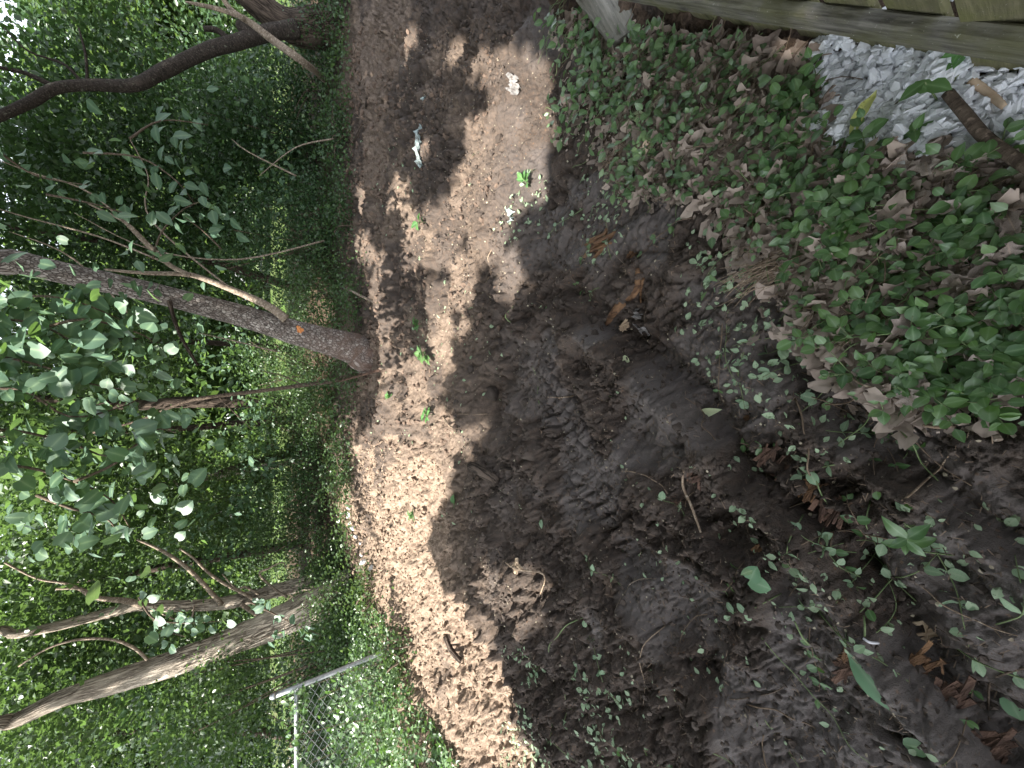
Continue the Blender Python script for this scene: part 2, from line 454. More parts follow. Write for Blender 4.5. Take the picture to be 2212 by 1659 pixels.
# mud and soil --------------------------------------------------------------
def mud_mat():
    t = NT('churned_mud')
    co = t.n('ShaderNodeTexCoord').outputs['Object']
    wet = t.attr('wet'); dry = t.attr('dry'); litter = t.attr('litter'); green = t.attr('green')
    n1 = t.noise(co, 3.5, 6, .6); n2 = t.noise(co, 30, 5, .65); n3 = t.noise(co, 140, 4, .7)
    soil = t.mix(t.ramp(n1, [(.35, (0, 0, 0)), (.68, (1, 1, 1))]), (.054, .043, .036), (.112, .090, .075))
    soil = t.mix(t.ramp(n2, [(.45, (0, 0, 0)), (.75, (.8, .8, .8))]), soil, (.135, .096, .072))
    soil = t.mix(t.ramp(n3, [(.50, (0, 0, 0)), (.85, (.5, .5, .5))]), soil, (.026, .020, .017))
    wetc = t.mix(n2, (.058, .048, .044), (.098, .082, .073))
    c = t.mix(wet, soil, wetc)
    dryc = t.mix(t.ramp(n2, [(.4, (0, 0, 0)), (.65, (1, 1, 1))]), (.17, .122, .088), (.34, .262, .195))  # dry soil tan, lifted further to make the sunlit strip brighter
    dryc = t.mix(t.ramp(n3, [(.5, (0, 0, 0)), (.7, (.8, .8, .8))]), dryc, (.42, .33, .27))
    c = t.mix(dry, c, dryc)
    # crumbs of rotten orange wood
    v = t.n('ShaderNodeTexVoronoi', i_Scale=38.0); t.l(co, v.inputs['Vector'])
    chip = t.math('MULTIPLY', t.ramp(v.outputs['Distance'], [(.10, (1, 1, 1)), (.22, (0, 0, 0))]), t.ramp(t.noise(co, 2.2, 3), [(.52, (0, 0, 0)), (.62, (1, 1, 1))]))
    c = t.mix(t.math('MULTIPLY', chip, .55), c, (.22, .12, .06))
    litc = t.mix(t.ramp(n2, [(.4, (0, 0, 0)), (.62, (1, 1, 1))]), (.045, .030, .022), (.12, .085, .06))
    c = t.mix(litter, c, litc)
    gc = t.mix(t.ramp(n2, [(.4, (0, 0, 0)), (.6, (1, 1, 1))]), (.025, .05, .015), (.11, .21, .035))
    c = t.mix(green, c, gc)
    p = t.n('ShaderNodeBsdfPrincipled'); t.l(t.math('ADD', t.math('MULTIPLY', wet, .42), .16), p.inputs['Specular IOR Level'])
    t.l(c, p.inputs['Base Color'])
    ro = t.mix(wet, (.76,) * 3, (.30,) * 3)
    ro = t.mix(t.math('MULTIPLY', n3, .35), ro, (.95,) * 3)
    ro = t.mix(dry, ro, (.95,) * 3)
    t.l(ro, p.inputs['Roughness'])
    n4 = t.noise(co, 420, 3, .7)
    h = t.math('ADD', t.math('MULTIPLY', n2, .9), t.math('MULTIPLY', n3, .75)); h = t.math('ADD', h, t.math('MULTIPLY', n4, .25))
    st = t.math('SUBTRACT', .95, t.math('MULTIPLY', wet, .55))
    b = t.n('ShaderNodeBump', i_Distance=.018); t.l(st, b.inputs['Strength']); t.l(h, b.inputs['Height'])
    t.l(b.outputs[0], p.inputs['Normal'])
    return t.surf(p.outputs[0])

M_MUD = mud_mat()
M_CLOD = simple('mud_clods', (.044, .034, .028), (.115, .090, .072), 22, .8, .7, .01, .25)
M_SOILCL = simple('brown_soil_crumbs', (.09, .063, .047), (.19, .135, .10), 25, .95, .5, .006)
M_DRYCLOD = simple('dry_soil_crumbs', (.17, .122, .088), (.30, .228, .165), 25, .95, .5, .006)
M_CHERRY = bark_mat('flaky_cherry_bark', (.045, .036, .032), (.17, .142, .125), (.42, .385, .35), 'flaky', foot=(.12, .078, .060))
M_LOCUST = bark_mat('ridged_grey_bark', (.07, .054, .040), (.30, .245, .19), (.58, .51, .42), 'ridged')
M_DARKBARK = bark_mat('dark_ridged_bark', (.018, .014, .011), (.065, .05, .038), (.13, .10, .08), 'ridged')
M_SMOOTHB = bark_mat('smooth_brown_bark', (.018, .015, .013), (.048, .039, .033), (.10, .085, .072), 'smooth', lichen=(.16, .17, .13))
M_DEAD = bark_mat('grey_dead_wood', (.11, .085, .065), (.27, .22, .17), (.42, .36, .29), 'smooth')
M_TWIG = bark_mat('brown_twig_bark', (.05, .037, .028), (.13, .10, .075), (.22, .17, .13), 'smooth')
M_ROOT = bark_mat('pale_root_skin', (.16, .11, .075), (.32, .25, .18), (.5, .42, .32), 'smooth')
M_VINE = simple('green_vine_stem', (.11, .17, .06), (.22, .27, .13), 40, .6)
M_BROWNSTEM = simple('brown_vine_stem', (.12, .085, .055), (.22, .16, .11), 40, .7)
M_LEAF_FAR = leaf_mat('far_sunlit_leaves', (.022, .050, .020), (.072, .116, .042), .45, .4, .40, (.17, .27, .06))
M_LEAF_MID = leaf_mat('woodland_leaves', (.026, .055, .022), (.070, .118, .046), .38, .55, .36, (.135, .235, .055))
M_LEAF_DARK = leaf_mat('shade_toned_leaves', (.018, .042, .017), (.045, .090, .034), .42, .5, .32, (.08, .16, .035))  # darker copy of the leaf green, deep woodland shade put into the colour
M_LEAF_HEART = leaf_mat('redbud_leaves', (.040, .085, .055), (.082, .140, .095), .46, .4, .3, (.22, .36, .10), rib=(.22, .32, .18), objrand=True)
M_LEAF_HEART2 = leaf_mat('redbud_small_leaves', (.036, .078, .048), (.080, .135, .085), .46, .4, .32, (.20, .36, .08), rib=(.22, .32, .18))
M_EUO = leaf_mat('wintercreeper_leaves', (.032, .080, .034), (.095, .170, .055), .32, .5, .25, (.16, .34, .05), rib=(.19, .30, .15), objrand=True)
M_EUO2 = leaf_mat('wintercreeper_carpet_leaves', (.030, .068, .032), (.125, .190, .085), .33, .5, .25, (.16, .33, .05), rib=(.18, .28, .14))
M_PALE = leaf_mat('turned_pale_leaves', (.16, .25, .15), (.34, .44, .28), .55, .35, .3, (.25, .36, .15), rib=(.40, .48, .32), blemish=(.07, .10, .05))
M_PALEO = leaf_mat('torn_pale_green_leaves', (.11, .20, .12), (.30, .42, .26), .5, .35, .3, (.22, .34, .13), rib=(.40, .48, .32), objrand=True, blemish=(.07, .10, .05))
M_YEL = leaf_mat('yellow_green_leaf', (.42, .46, .10), (.55, .58, .20), .5, .3, .35, (.5, .5, .12), rib=(.6, .62, .35), blemish=(.12, .07, .03), objrand=True)
M_CREAM = leaf_mat('cream_green_leaf', (.42, .50, .28), (.50, .56, .34), .5, .3, .3, (.4, .5, .2), rib=(.6, .62, .4), objrand=True)
M_DEADLEAF = leaf_mat('dead_oak_leaves', (.11, .084, .070), (.42, .36, .315), .75, .2, .12, (.25, .15, .08), rib=(.42, .32, .25), objrand=True, blemish=(.06, .035, .025))
M_DEADLEAF2 = leaf_mat('dead_leaf_litter', (.07, .050, .040), (.40, .33, .275), .8, .2, .1, (.25, .15, .08))
M_STRAW = leaf_mat('straw_and_chips', (.20, .14, .10), (.50, .39, .30), .8, .2, .15, (.4, .3, .2))
M_STRAWDK = leaf_mat('muddy_root_hairs', (.03, .021, .016), (.21, .155, .112), .85, .2, .1, (.2, .15, .1))
M_FLECK = leaf_mat('pale_wood_and_leaf_flecks', (.16, .12, .085), (.42, .38, .28), .7, .2, .15, (.3, .25, .15))
M_STONE = simple('white_marble_chips', (.62, .64, .67), (.84, .86, .88), 30, .7, .3, .004, .4)
M_LIME = simple('pale_limestone', (.55, .54, .56), (.75, .74, .76), 12, .8, .4, .01)
M_GALV = simple('galvanised_steel', (.30, .32, .34), (.46, .48, .50), 50, .42, .1, .001, .5, .6)
M_WIRE = simple('galvanised_wire', (.42, .43, .45), (.58, .59, .61), 80, .45, .1, .001, .5, .7)
M_PLASTIC = simple('white_plastic_film', (.10, .085, .075), (.30, .295, .285), 55, .35, .3, .006, .5)
M_CYANP = simple('pale_blue_plastic_film', (.14, .15, .14), (.42, .52, .50), 45, .4, .3, .006, .5)
M_ROT = simple('rotten_orange_wood', (.07, .038, .024), (.33, .19, .10), 55, .9, .8, .012, .2, stretch=(1, .25, 1))
M_ROTDK = simple('rotten_brown_wood', (.05, .031, .024), (.20, .12, .085), 50, .9, .9, .012, .2, stretch=(1, .25, 1))
M_PINK = simple('pale_split_wood', (.42, .30, .20), (.62, .50, .36), 30, .8, .5, .006, .2, stretch=(1, .2, 1))
M_WOUND = simple('fresh_orange_wood', (.50, .17, .05), (.70, .32, .12), 30, .7, .7, .01, .3)

def fence_mat(name, a, b, moss, stretch, amt):
    t = NT(name); co = t.n('ShaderNodeTexCoord').outputs['Object']
    g = t.noise(t.scaled(co, stretch), 60, 6, .65); n = t.noise(co, 7, 5, .6); n3 = t.noise(co, 120, 3)
    c = t.mix(t.ramp(g, [(.35, (0, 0, 0)), (.65, (1, 1, 1))]), a, b)
    c = t.mix(t.math('MULTIPLY', t.ramp(n, [(.40, (0, 0, 0)), (.62, (1, 1, 1))]), amt), c, moss)
    c = t.mix(t.ramp(g, [(.25, (.8, .8, .8)), (.36, (0, 0, 0))]), c, (.03, .026, .02))
    sp_ = t.ramp(n3, [(.66, (0, 0, 0)), (.72, (.5, .5, .5))]); c = t.mix(sp_, c, (.42, .42, .36))
    p = t.n('ShaderNodeBsdfPrincipled', i_Roughness=.88); p.inputs['Specular IOR Level'].default_value = .2
    t.l(c, p.inputs['Base Color']); t.l(t.bump(t.math('ADD', g, t.math('MULTIPLY', n3, .3)), .6, .006), p.inputs['Normal'])
    return t.surf(p.outputs[0])
M_RAIL = fence_mat('weathered_mossy_rail', (.045, .042, .036), (.19, .18, .155), (.105, .105, .04), (.12, 1, 1), .55)
M_PICKET = fence_mat('mossy_green_picket', (.085, .080, .050), (.17, .155, .095), (.10, .105, .035), (.1, 1, 1), .8)
M_PLANK = fence_mat('grey_weathered_plank', (.10, .097, .085), (.21, .20, .175), (.13, .125, .09), (.1, 1, 1), .3)

# ------------------------------------------------------------------ GROUND
def ground():
    th = np.radians(np.concatenate([np.linspace(150, 100, 10, endpoint=False), np.linspace(100, 14, 800, endpoint=False), np.linspace(14, 3.2, 70, endpoint=False), [3.0, 2.4, 1.8, 1.2, .8, .5, .4]]))
    yy = CAMH / np.tan(th)
    r = np.sqrt(yy ** 2 + CAMH ** 2)
    t = np.concatenate([[-9, -6, -4, -3, -2.2, -1.8, -1.5], np.linspace(-1.28, 1.28, 700), [1.5, 1.8, 2.2, 3, 4, 6, 9]])
    X = r[:, None] * t[None]; Y = np.repeat(yy[:, None], len(t), 1)
    x = X.ravel(); y = Y.ravel()
    z = H(x, y)
    V = np.stack([x, y, z], -1)
    nr, nc = X.shape
    i = np.arange(nr - 1)[:, None] * nc; j = np.arange(nc - 1)[None]
    F = np.stack([i + j, i + j + nc, i + j + nc + 1, i + j + 1], -1).reshape(-1, 4)
    F = F[:, ::-1]
    xx = x + .25 * (vn(x, y, 2.5, 61) - .5) + .08 * (vn(x, y, 11, 62) - .5); yw = y + .25 * (vn(x, y, 2.5, 63) - .5) + .08 * (vn(x, y, 11, 64) - .5)
    cov = inpoly(x + .5 * (vn(x, y, 2.6, 91) - .5) + .06 * (vn(x, y, 16, 62) - .5), y + .5 * (vn(x, y, 2.6, 92) - .5), Z_COVER).astype(float)
    wet = smooth_mask(x, y) * (1 - cov)
    dn = vn(x, y, 1.1, 71) * .6 + vn(x, y, 5, 72) * .4
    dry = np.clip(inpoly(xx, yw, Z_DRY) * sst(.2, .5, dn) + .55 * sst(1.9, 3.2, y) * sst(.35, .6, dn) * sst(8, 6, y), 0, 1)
    litter = np.clip(cov * .9 + sst(7.3, 8.3, y), 0, 1) * sst(30, 16, y)
    green = sst(14, 16, y) * sst(.2, .5, vn(x, y, .3, 75) + .3) * (.35 + .65 * vn(x, y, 1.5, 76))
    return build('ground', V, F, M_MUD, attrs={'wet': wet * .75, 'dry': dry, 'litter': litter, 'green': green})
gr = ground(); tag(gr, kind='structure')

# ------------------------------------------------------------------ leaf shapes
def leaf_tpl(shape='ovate', rows=3, w=.6, fold=.18, curl=.15, sub=1, wig=0.0, seed=0):
    r_ = np.random.default_rng(seed)
    ts = np.linspace(0, 1, rows + 2)
    V = [(0, 0, 0)]; rib = [1]
    F = []
    for k, t in enumerate(ts[1:-1]):
        if shape == 'ovate': ww = w * .5 * math.sin(math.pi * t ** .8)
        elif shape == 'round': ww = w * .5 * math.sqrt(max(0, 1 - (2 * t - 1) ** 2)) * (1.05 - .2 * t)
        elif shape == 'heart': ww = w * .5 * (.62, .93, 1.0, .93, .74, .46, .2)[min(k, 6)]
        elif shape == 'lance': ww = w * .5 * math.sin(math.pi * t ** .9)
        else: ww = w * .5 * math.sin(math.pi * t ** .7) * (1.0 + (.45 if k % 2 else -.35))
        ww *= 1 + wig * (r_.random() - .5)
        zz = -curl * (t - .4) ** 2 * 1.5
        yb = t
        if shape == 'heart': yb = t - (.24, .13, .05, .02, 0, 0, 0, 0)[min(k, 7)]
        e = fold * ww * 2 * (.6 + .4 * r_.random())
        V += [(-ww, yb + wig * .1 * (r_.random() - .5), zz + e + wig * .3 * (r_.random() - .5)), (0, t, zz), (ww, yb, zz + e + wig * .3 * (r_.random() - .5))]
        rib += [0, 1, 0]
    V.append((0, 1, -curl * .55)); rib.append(.8)
    n = rows
    T3, T4 = [], []
    T3 += [(0, 2, 1), (0, 3, 2)]
    for k in range(n - 1):
        a = 1 + 3 * k; b = a + 3
        T4 += [(a, a + 1, b + 1, b), (a + 1, a + 2, b + 2, b + 1)]
    a = 1 + 3 * (n - 1); T = len(V) - 1
    T3 += [(a, a + 1, T), (a + 1, a + 2, T)]
    return np.array(V, float), np.array(T3), np.array(T4).reshape(-1, 4), np.array(rib, float)
TPL_FAR = (np.array([(0, 0, 0), (-.36, .42, .09), (0, 1, -.08), (.36, .42, .09)], float), np.array([(0, 2, 1), (0, 3, 2)]), np.zeros((0, 4), int), np.array([1., 0, 1, 0]))
TPL_OV = leaf_tpl('ovate', 3, .62, .14, .2)
TPL_RD = leaf_tpl('round', 4, .80, .10, .18)
TPL_HEART = leaf_tpl('heart', 6, .95, .05, .22)
TPL_LANCE = leaf_tpl('lance', 5, .34, .16, .25)
TPL_OAK = leaf_tpl('oak', 6, .66, .25, .5, wig=.5, seed=3)
TPL_OAK2 = leaf_tpl('oak', 6, .60, -.35, -.6, wig=.6, seed=9)
def dead_tpl(seed, L=7, asp=.62, lobe=.28, crump=.12):
    r_ = np.random.default_rng(seed); V, rib, F = [], [], []
    for k in range(L + 1):
        t = k / L; base = asp * .5 * (math.sin(math.pi * min(max(t, .04), .96)) ** .55)
        for j, q in enumerate((-1, -.5, 0, .5, 1)):
            lw = 1 + (lobe * math.sin(k * 2.2 + (q > 0) * 1.1 + seed) + .22 * (r_.random() - .5)) * (abs(q) == 1)
            V.append((base * q * lw, t + .05 * (r_.random() - .5), crump * (r_.random() - .45) + .9 * (abs(q) ** 2) * base * (.5 + .5 * math.sin(seed)) - .25 * (t - .5) ** 2))
            rib.append(1.0 if q == 0 else 0.0)
    for k in range(L):
        for j in range(4): a = k * 5 + j; F.append((a, a + 1, a + 6, a + 5))
    return np.array(V), np.zeros((0, 3), int), np.array(F), np.array(rib)
TPL_CHIP = (np.array([(-.05, 0, 0), (.07, 0, .02), (.03, 1, .06), (-.04, .9, .03)], float), np.zeros((0, 3), int), np.array([(0, 1, 2, 3)]), np.zeros(4))
TPL_FRAG = leaf_tpl('oak', 2, .8, .3, .2, wig=.6, seed=5)

def frames(n, tilt=.5, mean=(0, 0, 1), r=rng):
    """random leaf frames: normals about `mean` with spread tilt, random heading"""
    nrm = np.array(mean, float)[None] + tilt * r.normal(size=(n, 3)); nrm /= np.linalg.norm(nrm, axis=1)[:, None]
    d = r.normal(size=(n, 3)); d -= nrm * (d * nrm).sum(1)[:, None]; d /= np.linalg.norm(d, axis=1)[:, None]
    x = np.cross(d, nrm)
    return np.stack([x, d, nrm], -1)
def leaves(name, tpl, pos, size, mat, R=None, tilt=.6, mean=(0, 0, 1), parent=None, lr=None, r=rng):
    pos = np.asarray(pos, float); n = len(pos)
    if n == 0: return None
    if R is None: R = frames(n, tilt, mean, r)
    V, T3, T4, rib = tpl
    size = np.broadcast_to(np.asarray(size, float), (n,))
    W = np.einsum('nij,kj->nki', R, V) * size[:, None, None] + pos[:, None]
    k = len(V); off = (np.arange(n) * k)[:, None, None]
    F = []
    if len(T3): F.append((T3[None] + off).reshape(-1, 3))
    if len(T4): F.append((T4[None] + off).reshape(-1, 4))
    if lr is None: lr = r.random(n)
    o = build(name, W.reshape(-1, 3) - (np.array(parent.location) if parent is not None else 0), F, mat, parent, attrs={'lr': np.repeat(lr, k), 'rib': np.tile(rib, n)})
    return o
def leaf_mesh(name, tpl, mat):
    V, T3, T4, rib = tpl
    return build(name, V, [f for f in (T3, T4) if len(f)], mat, attrs={'rib': rib, 'lr': np.full(len(V), .5)}, link=False)
def mtx(R, p, s):
    m_ = Matrix([[R[i][0] * s, R[i][1] * s, R[i][2] * s, p[i]] for i in range(3)] + [[0, 0, 0, 1]])
    return m_

# ------------------------------------------------------------------ SHADE: what the crowns let through
sv = np.array(SUNV)
def lit_at(x, y):
    """spots on the ground that lie in the sun in the photograph: gaps cut in the crowns overhead"""
    wx = x + .10 * (vn(x, y, 5, 81) - .5); wy = y + .10 * (vn(x, y, 5, 82) - .5)
    k = np.zeros(np.shape(x), bool)
    for ox, oy in ((0, 0), (.07, 0), (-.07, 0), (0, .07), (0, -.07)):
        for p in LIT: k |= inpoly(wx + ox, wy + oy, p)
    return k
def crown(name, parent, c, rad, ncl, per, spread, size, mat, tilt=.7, tpl=TPL_FAR, seed=0, keep=None, flat=.5, hollow=0.0):
    r = np.random.default_rng(seed)
    cc = r.normal(size=(ncl, 3)); cc /= np.linalg.norm(cc, axis=1)[:, None]
    cc *= (hollow + (1 - hollow) * r.random((ncl, 1))) ** .45
    cc = cc * np.array(rad) + np.array(c)
    sz = .5 + r.random(ncl)
    P = np.repeat(cc, per, 0) + r.normal(size=(ncl * per, 3)) * np.repeat(sz, per)[:, None] * spread * np.array([1, 1, flat])
    lrc = np.repeat(r.random(ncl), per) * .6 + .4 * r.random(ncl * per)
    k = P[:, 2] > .05
    if keep is not None: k &= keep(P)
    P = P[k]; lrc = lrc[k]
    return leaves(name, tpl, P, size * (.7 + .6 * r.random(len(P))), mat, tilt=tilt, parent=parent, lr=lrc, r=r)

def Pd(pts, Y): return [PY(a, b, Y) for a, b in pts]
def px2r(px, p):          # half width in metres of something px wide at point p
    d = p.y * cp - (p.z - CAMH) * sp
    return px * d / FPX / 2

def tree(label, cat, pts, widths, Y, mat, extend=None, name='tree', seg=14, bump=.12, flare=.5, group=None, base=True, seed=1, n=6):
    P = Pd(pts, Y)
    R = [px2r(w, p) for w, p in zip(widths, P)]
    if base:
        P[0].z = max(P[0].z, 0)
        d = (P[0] - P[1]).normalized()
        b = P[0] + d * (max(P[0].z - HP(P[0].x, P[0].y), 0) / max(.2, -d.z)) if d.z < -.05 else P[0].copy()
        b.z = HP(b.x, b.y) - .12
        P.insert(0, b); R.insert(0, R[0] * 1.12)
    if extend:
        for e, rr in extend:
            P.append(P[-1] + Vector(e)); R.append(rr)
    t = empty(name, tuple(P[0]) if base else tuple(P[0]))
    tag(t, label, cat, group)
    tube('trunk', P, R, mat, t, seg=seg, n=n, bump=bump, flare=flare, seed=seed)
    return t, P, R

# ------------------------------------------------------------------ TREES
t1, P1, R1 = tree('leaning cherry tree with flaky grey bark and an orange scar near its foot', 'tree',
    [(786, 768), (764, 753), (700, 735), (625, 715), (521, 682), (382, 645), (278, 621), (174, 598), (35, 566), (-50, 546)], [62, 59, 53, 50, 46, 43, 44, 46, 50, 52], 5.5, M_CHERRY,
    extend=[((.7, -.1, 1.3), .12), ((.6, .1, 1.5), .09), ((.3, .2, 1.4), .05)], seg=28, n=10, bump=.06, flare=.25, name='leaning_cherry_tree')
lp = Pd([(618, 690), (585, 665), (521, 634), (434, 600), (392, 592), (312, 590), (226, 582)], 5.35)
tube('limb', lp, [px2r(w, p) for w, p in zip([20, 17, 14, 11, 10, 8, 4], lp)], M_DEAD, t1, seg=8, n=5, bump=.1)
lp = Pd([(410, 596), (370, 575), (347, 555), (312, 520), (278, 486), (243, 465), (190, 440)], 5.3)
tube('limb', lp, [px2r(w, p) for w, p in zip([10, 9, 9, 8, 7, 5, 3], lp)], M_DEAD, t1, seg=8, n=5, bump=.1)
lp = Pd([(365, 650), (376, 690), (392, 730), (418, 775), (428, 790)], 5.4)
tube('limb', lp, [px2r(w, p) for w, p in zip([9, 8, 7, 6, 5], lp)], M_DARKBARK, t1, seg=7, n=5, bump=.1)
# orange scar where the bark was knocked off
wp = PY(646, 712, 5.5); wp = wp + (Vector((0, 0, CAMH)) - wp).normalized() * px2r(50, wp)
wv = []
for i in range(14):
    a = i / 14 * 2 * math.pi; k = .045 * (.5 + .7 * random.random())
    wv.append((wp.x + math.cos(a) * k * 1.3, wp.y - .004 - .01 * random.random(), wp.z + math.sin(a) * k))
wv.append((wp.x, wp.y - .018, wp.z))
build('bark_wound', np.array(wv) - np.array(t1.location), np.array([(i, (i + 1) % 14, 14) for i in range(14)]), M_WOUND, t1, smooth=False)

t2, P2, R2 = tree('large pale ridged trunk nearest the chain link fence, at the bottom left', 'tree',
    [(735, 1284), (680, 1308), (600, 1345), (521, 1378), (382, 1430), (243, 1475), (139, 1507), (35, 1555), (-60, 1590)], [66, 62, 58, 54, 50, 44, 38, 30, 26], 6.6, M_LOCUST,
    extend=[((-.7, .1, 1.5), .10), ((-.3, -.3, 1.6), .06)], seg=26, n=9, bump=.12, flare=.35, seed=4, name='ridged_bark_tree')
lp = Pd([(318, 1425), (290, 1400), (243, 1382), (174, 1381), (104, 1400), (40, 1440)], 6.5)
tube('limb', lp, [px2r(w, p) for w, p in zip([6, 6, 5, 5, 4, 3], lp)], M_DEAD, t2, seg=6, n=5)
t3, P3, R3 = tree('forked pale trunk with crooked dead branches, just above the big ridged trunk', 'tree',
    [(735, 1235), (701, 1250), (645, 1264), (590, 1277), (486, 1302), (382, 1309), (300, 1309), (243, 1322), (139, 1349), (35, 1370), (-60, 1375)], [32, 31, 29, 28, 25, 22, 20, 20, 18, 17, 15], 7.6, M_LOCUST,
    extend=[((-.4, 0, 1.8), .06)], seg=16, n=6, bump=.14, seed=6, name='forked_tree')
for pts, w in [([(479, 1306), (440, 1262), (406, 1229), (368, 1201), (330, 1180), (295, 1166)], [11, 9, 8, 7, 5, 3]),
               ([(310, 1308), (270, 1298), (208, 1291), (174, 1272), (121, 1272)], [14, 12, 9, 7, 5]),
               ([(575, 1318), (540, 1290), (486, 1262), (451, 1238), (417, 1205), (388, 1185)], [8, 7, 6, 6, 4, 3]),
               ([(620, 1290), (590, 1270), (560, 1240), (580, 1228), (610, 1215), (618, 1230)], [6, 5, 5, 4, 3, 2]),
               ([(520, 1305), (560, 1330), (600, 1345)], [9, 8, 6]),
               ([(560, 1285), (530, 1268), (510, 1272), (480, 1240)], [5, 5, 4, 2]),
               ([(190, 1285), (150, 1262), (80, 1250), (10, 1215)], [6, 5, 4, 4]),
               ([(420, 1308), (405, 1345), (340, 1320), (330, 1305)], [4, 4, 3, 2])]:
    lp = Pd(pts, 7.45); tube('dead_branch', lp, [px2r(a, p) for a, p in zip(w, lp)], M_DEAD, t3, seg=6, n=4, bump=.15)

mids = []
for i, (lab, pts, w, Y, mt, nm) in enumerate([
    ('straight brown ridged trunk standing in the middle of the woods', [(690, 866), (625, 868), (417, 868), (295, 875), (104, 861), (-40, 855)], [32, 27, 25, 21, 18, 16], 11, M_DARKBARK, 'woodland_tree'),
    ('narrow brown trunk just below the straight middle trunk', [(700, 898), (660, 903), (486, 917), (417, 924), (280, 930), (-30, 940)], [21, 20, 15, 13, 12, 10], 12, M_DARKBARK, 'woodland_tree'),
    ('short dark leaning stem in front of the bright lawn', [(668, 970), (642, 976), (590, 989), (538, 1000), (470, 1020)], [18, 17, 15, 13, 6], 10.5, M_DARKBARK, 'woodland_tree'),
    ('grey trunk half hidden by leaves, below the dark leaning stem', [(520, 1018), (417, 1037), (350, 1047), (299, 1054), (150, 1075)], [13, 13, 12, 11, 8], 12.5, M_LOCUST, 'woodland_tree'),
    ('dim slanting trunk behind the crooked dead branches', [(560, 1190), (368, 1222), (300, 1236), (243, 1246), (121, 1256), (-40, 1270)], [17, 15, 14, 13, 12, 10], 11, M_DARKBARK, 'woodland_tree'),
    ('dark trunk in the shade behind the leaning cherry tree', [(715, 640), (600, 610), (470, 570), (330, 540), (-40, 480)], [20, 18, 15, 12, 9], 10.5, M_DARKBARK, 'woodland_tree'),
    ('slim dark trunk low between the cherry tree and the middle trunk', [(690, 760), (600, 752), (480, 742), (300, 735), (-40, 720)], [18, 15, 12, 10, 8], 13.5, M_DARKBARK, 'woodland_tree'),
    ('thin far trunk at the bottom edge beyond the big ridged trunk', [(640, 1590), (400, 1570), (200, 1590), (-40, 1640)], [18, 15, 12, 10], 10, M_DARKBARK, 'woodland_tree'),
]):
    mids.append(tree(lab, 'tree' if 'stem' not in nm else 'tree', pts, w, Y, mt, name=nm, seg=12, n=5, bump=.12, seed=10 + i))
ts, Ps, Rs = tree('thin pale sapling curving in front of the straight middle trunk', 'sapling',
    [(745, 812), (722, 823), (655, 832), (590, 841), (451, 858), (400, 868), (347, 889), (295, 910), (200, 935)], [10, 9, 9, 8, 8, 7, 6, 5, 4], 7.2, M_TWIG, name='bent_sapling', seg=8, bump=.05, flare=.1)
lp = Pd([(655, 832), (610, 812), (560, 800)], 7.2); tube('twig', lp, [.012, .010, .005], M_TWIG, ts, seg=5)
lp = Pd([(470, 855), (505, 890), (545, 930)], 7.2); tube('twig', lp, [.012, .009, .004], M_TWIG, ts, seg=5)
# big dark tree at the right
t10, P10, R10 = tree('big dark tree in deep shade at the top with a long bent limb', 'tree',
    [(690, 60), (640, 60), (600, 42), (540, -5), (440, -80)], [62, 58, 52, 48, 46], 7.4, M_DARKBARK,
    extend=[((.8, .3, 2.0), .18), ((.3, .3, 2.0), .12)], seg=24, n=7, bump=.14, flare=.3, seed=9, name='bent_limb_tree')
lp = Pd([(640, 62), (573, 73), (510, 92), (451, 108), (347, 156), (288, 184), (191, 184), (121, 191), (62, 222), (-20, 260)], 7.2)
tube('limb', lp, [px2r(w, p) for w, p in zip([34, 30, 28, 27, 26, 24, 22, 21, 20, 18], lp)], M_SMOOTHB, t10, seg=18, n=7, bump=.08, seed=3)
for pts, w in [([(122, 190), (60, 160), (20, 150), (-30, 140)], [12, 9, 8, 6]), ([(180, 184), (140, 140), (60, 110), (10, 60)], [7, 6, 4, 3]), ([(188, 182), (185, 120), (170, 60)], [6, 5, 3]),
               ([(500, 92), (470, 66), (440, 62)], [13, 12, 10]), ([(545, 78), (528, 58), (522, 50)], [30, 34, 32])]:
    lp = Pd(pts, 7.2); tube('branch', lp, [px2r(a, p) for a, p in zip(w, lp)], M_SMOOTHB, t10, seg=8, n=4, bump=.15)
# broken branch leaning there
lp = [gp(716, 184, .02)] + Pd([(660, 138), (590, 87), (545, 52), (503, 24), (470, -20)], 6.3)
fb = empty('broken_branch', lp[0]); tag(fb, 'broken grey branch with a splintered end leaning down at the dark tree', 'branch')
tube('branch_wood', lp, [.035, .052, .045, .038, .032, .026], M_DEAD, fb, seg=10, n=5, bump=.2)
lp2 = Pd([(530, 40), (480, 22), (430, 10), (400, 4)], 6.25); tube('side_branch', lp2, [.035, .03, .022, .01], M_DEAD, fb, seg=6, n=4)
sp_parts = []
for k in range(5):
    a = lp[0] + Vector((random.uniform(-.03, .03), random.uniform(-.03, .03), .05)); b = a + Vector((-.14 - .1 * random.random(), -.02, -.10 + .05 * random.random()))
    sp_parts.append(tube_np([lp[1], a, b], [.03, .02, .004], seg=4, n=2))
multi('splinter', sp_parts, M_PINK, fb)

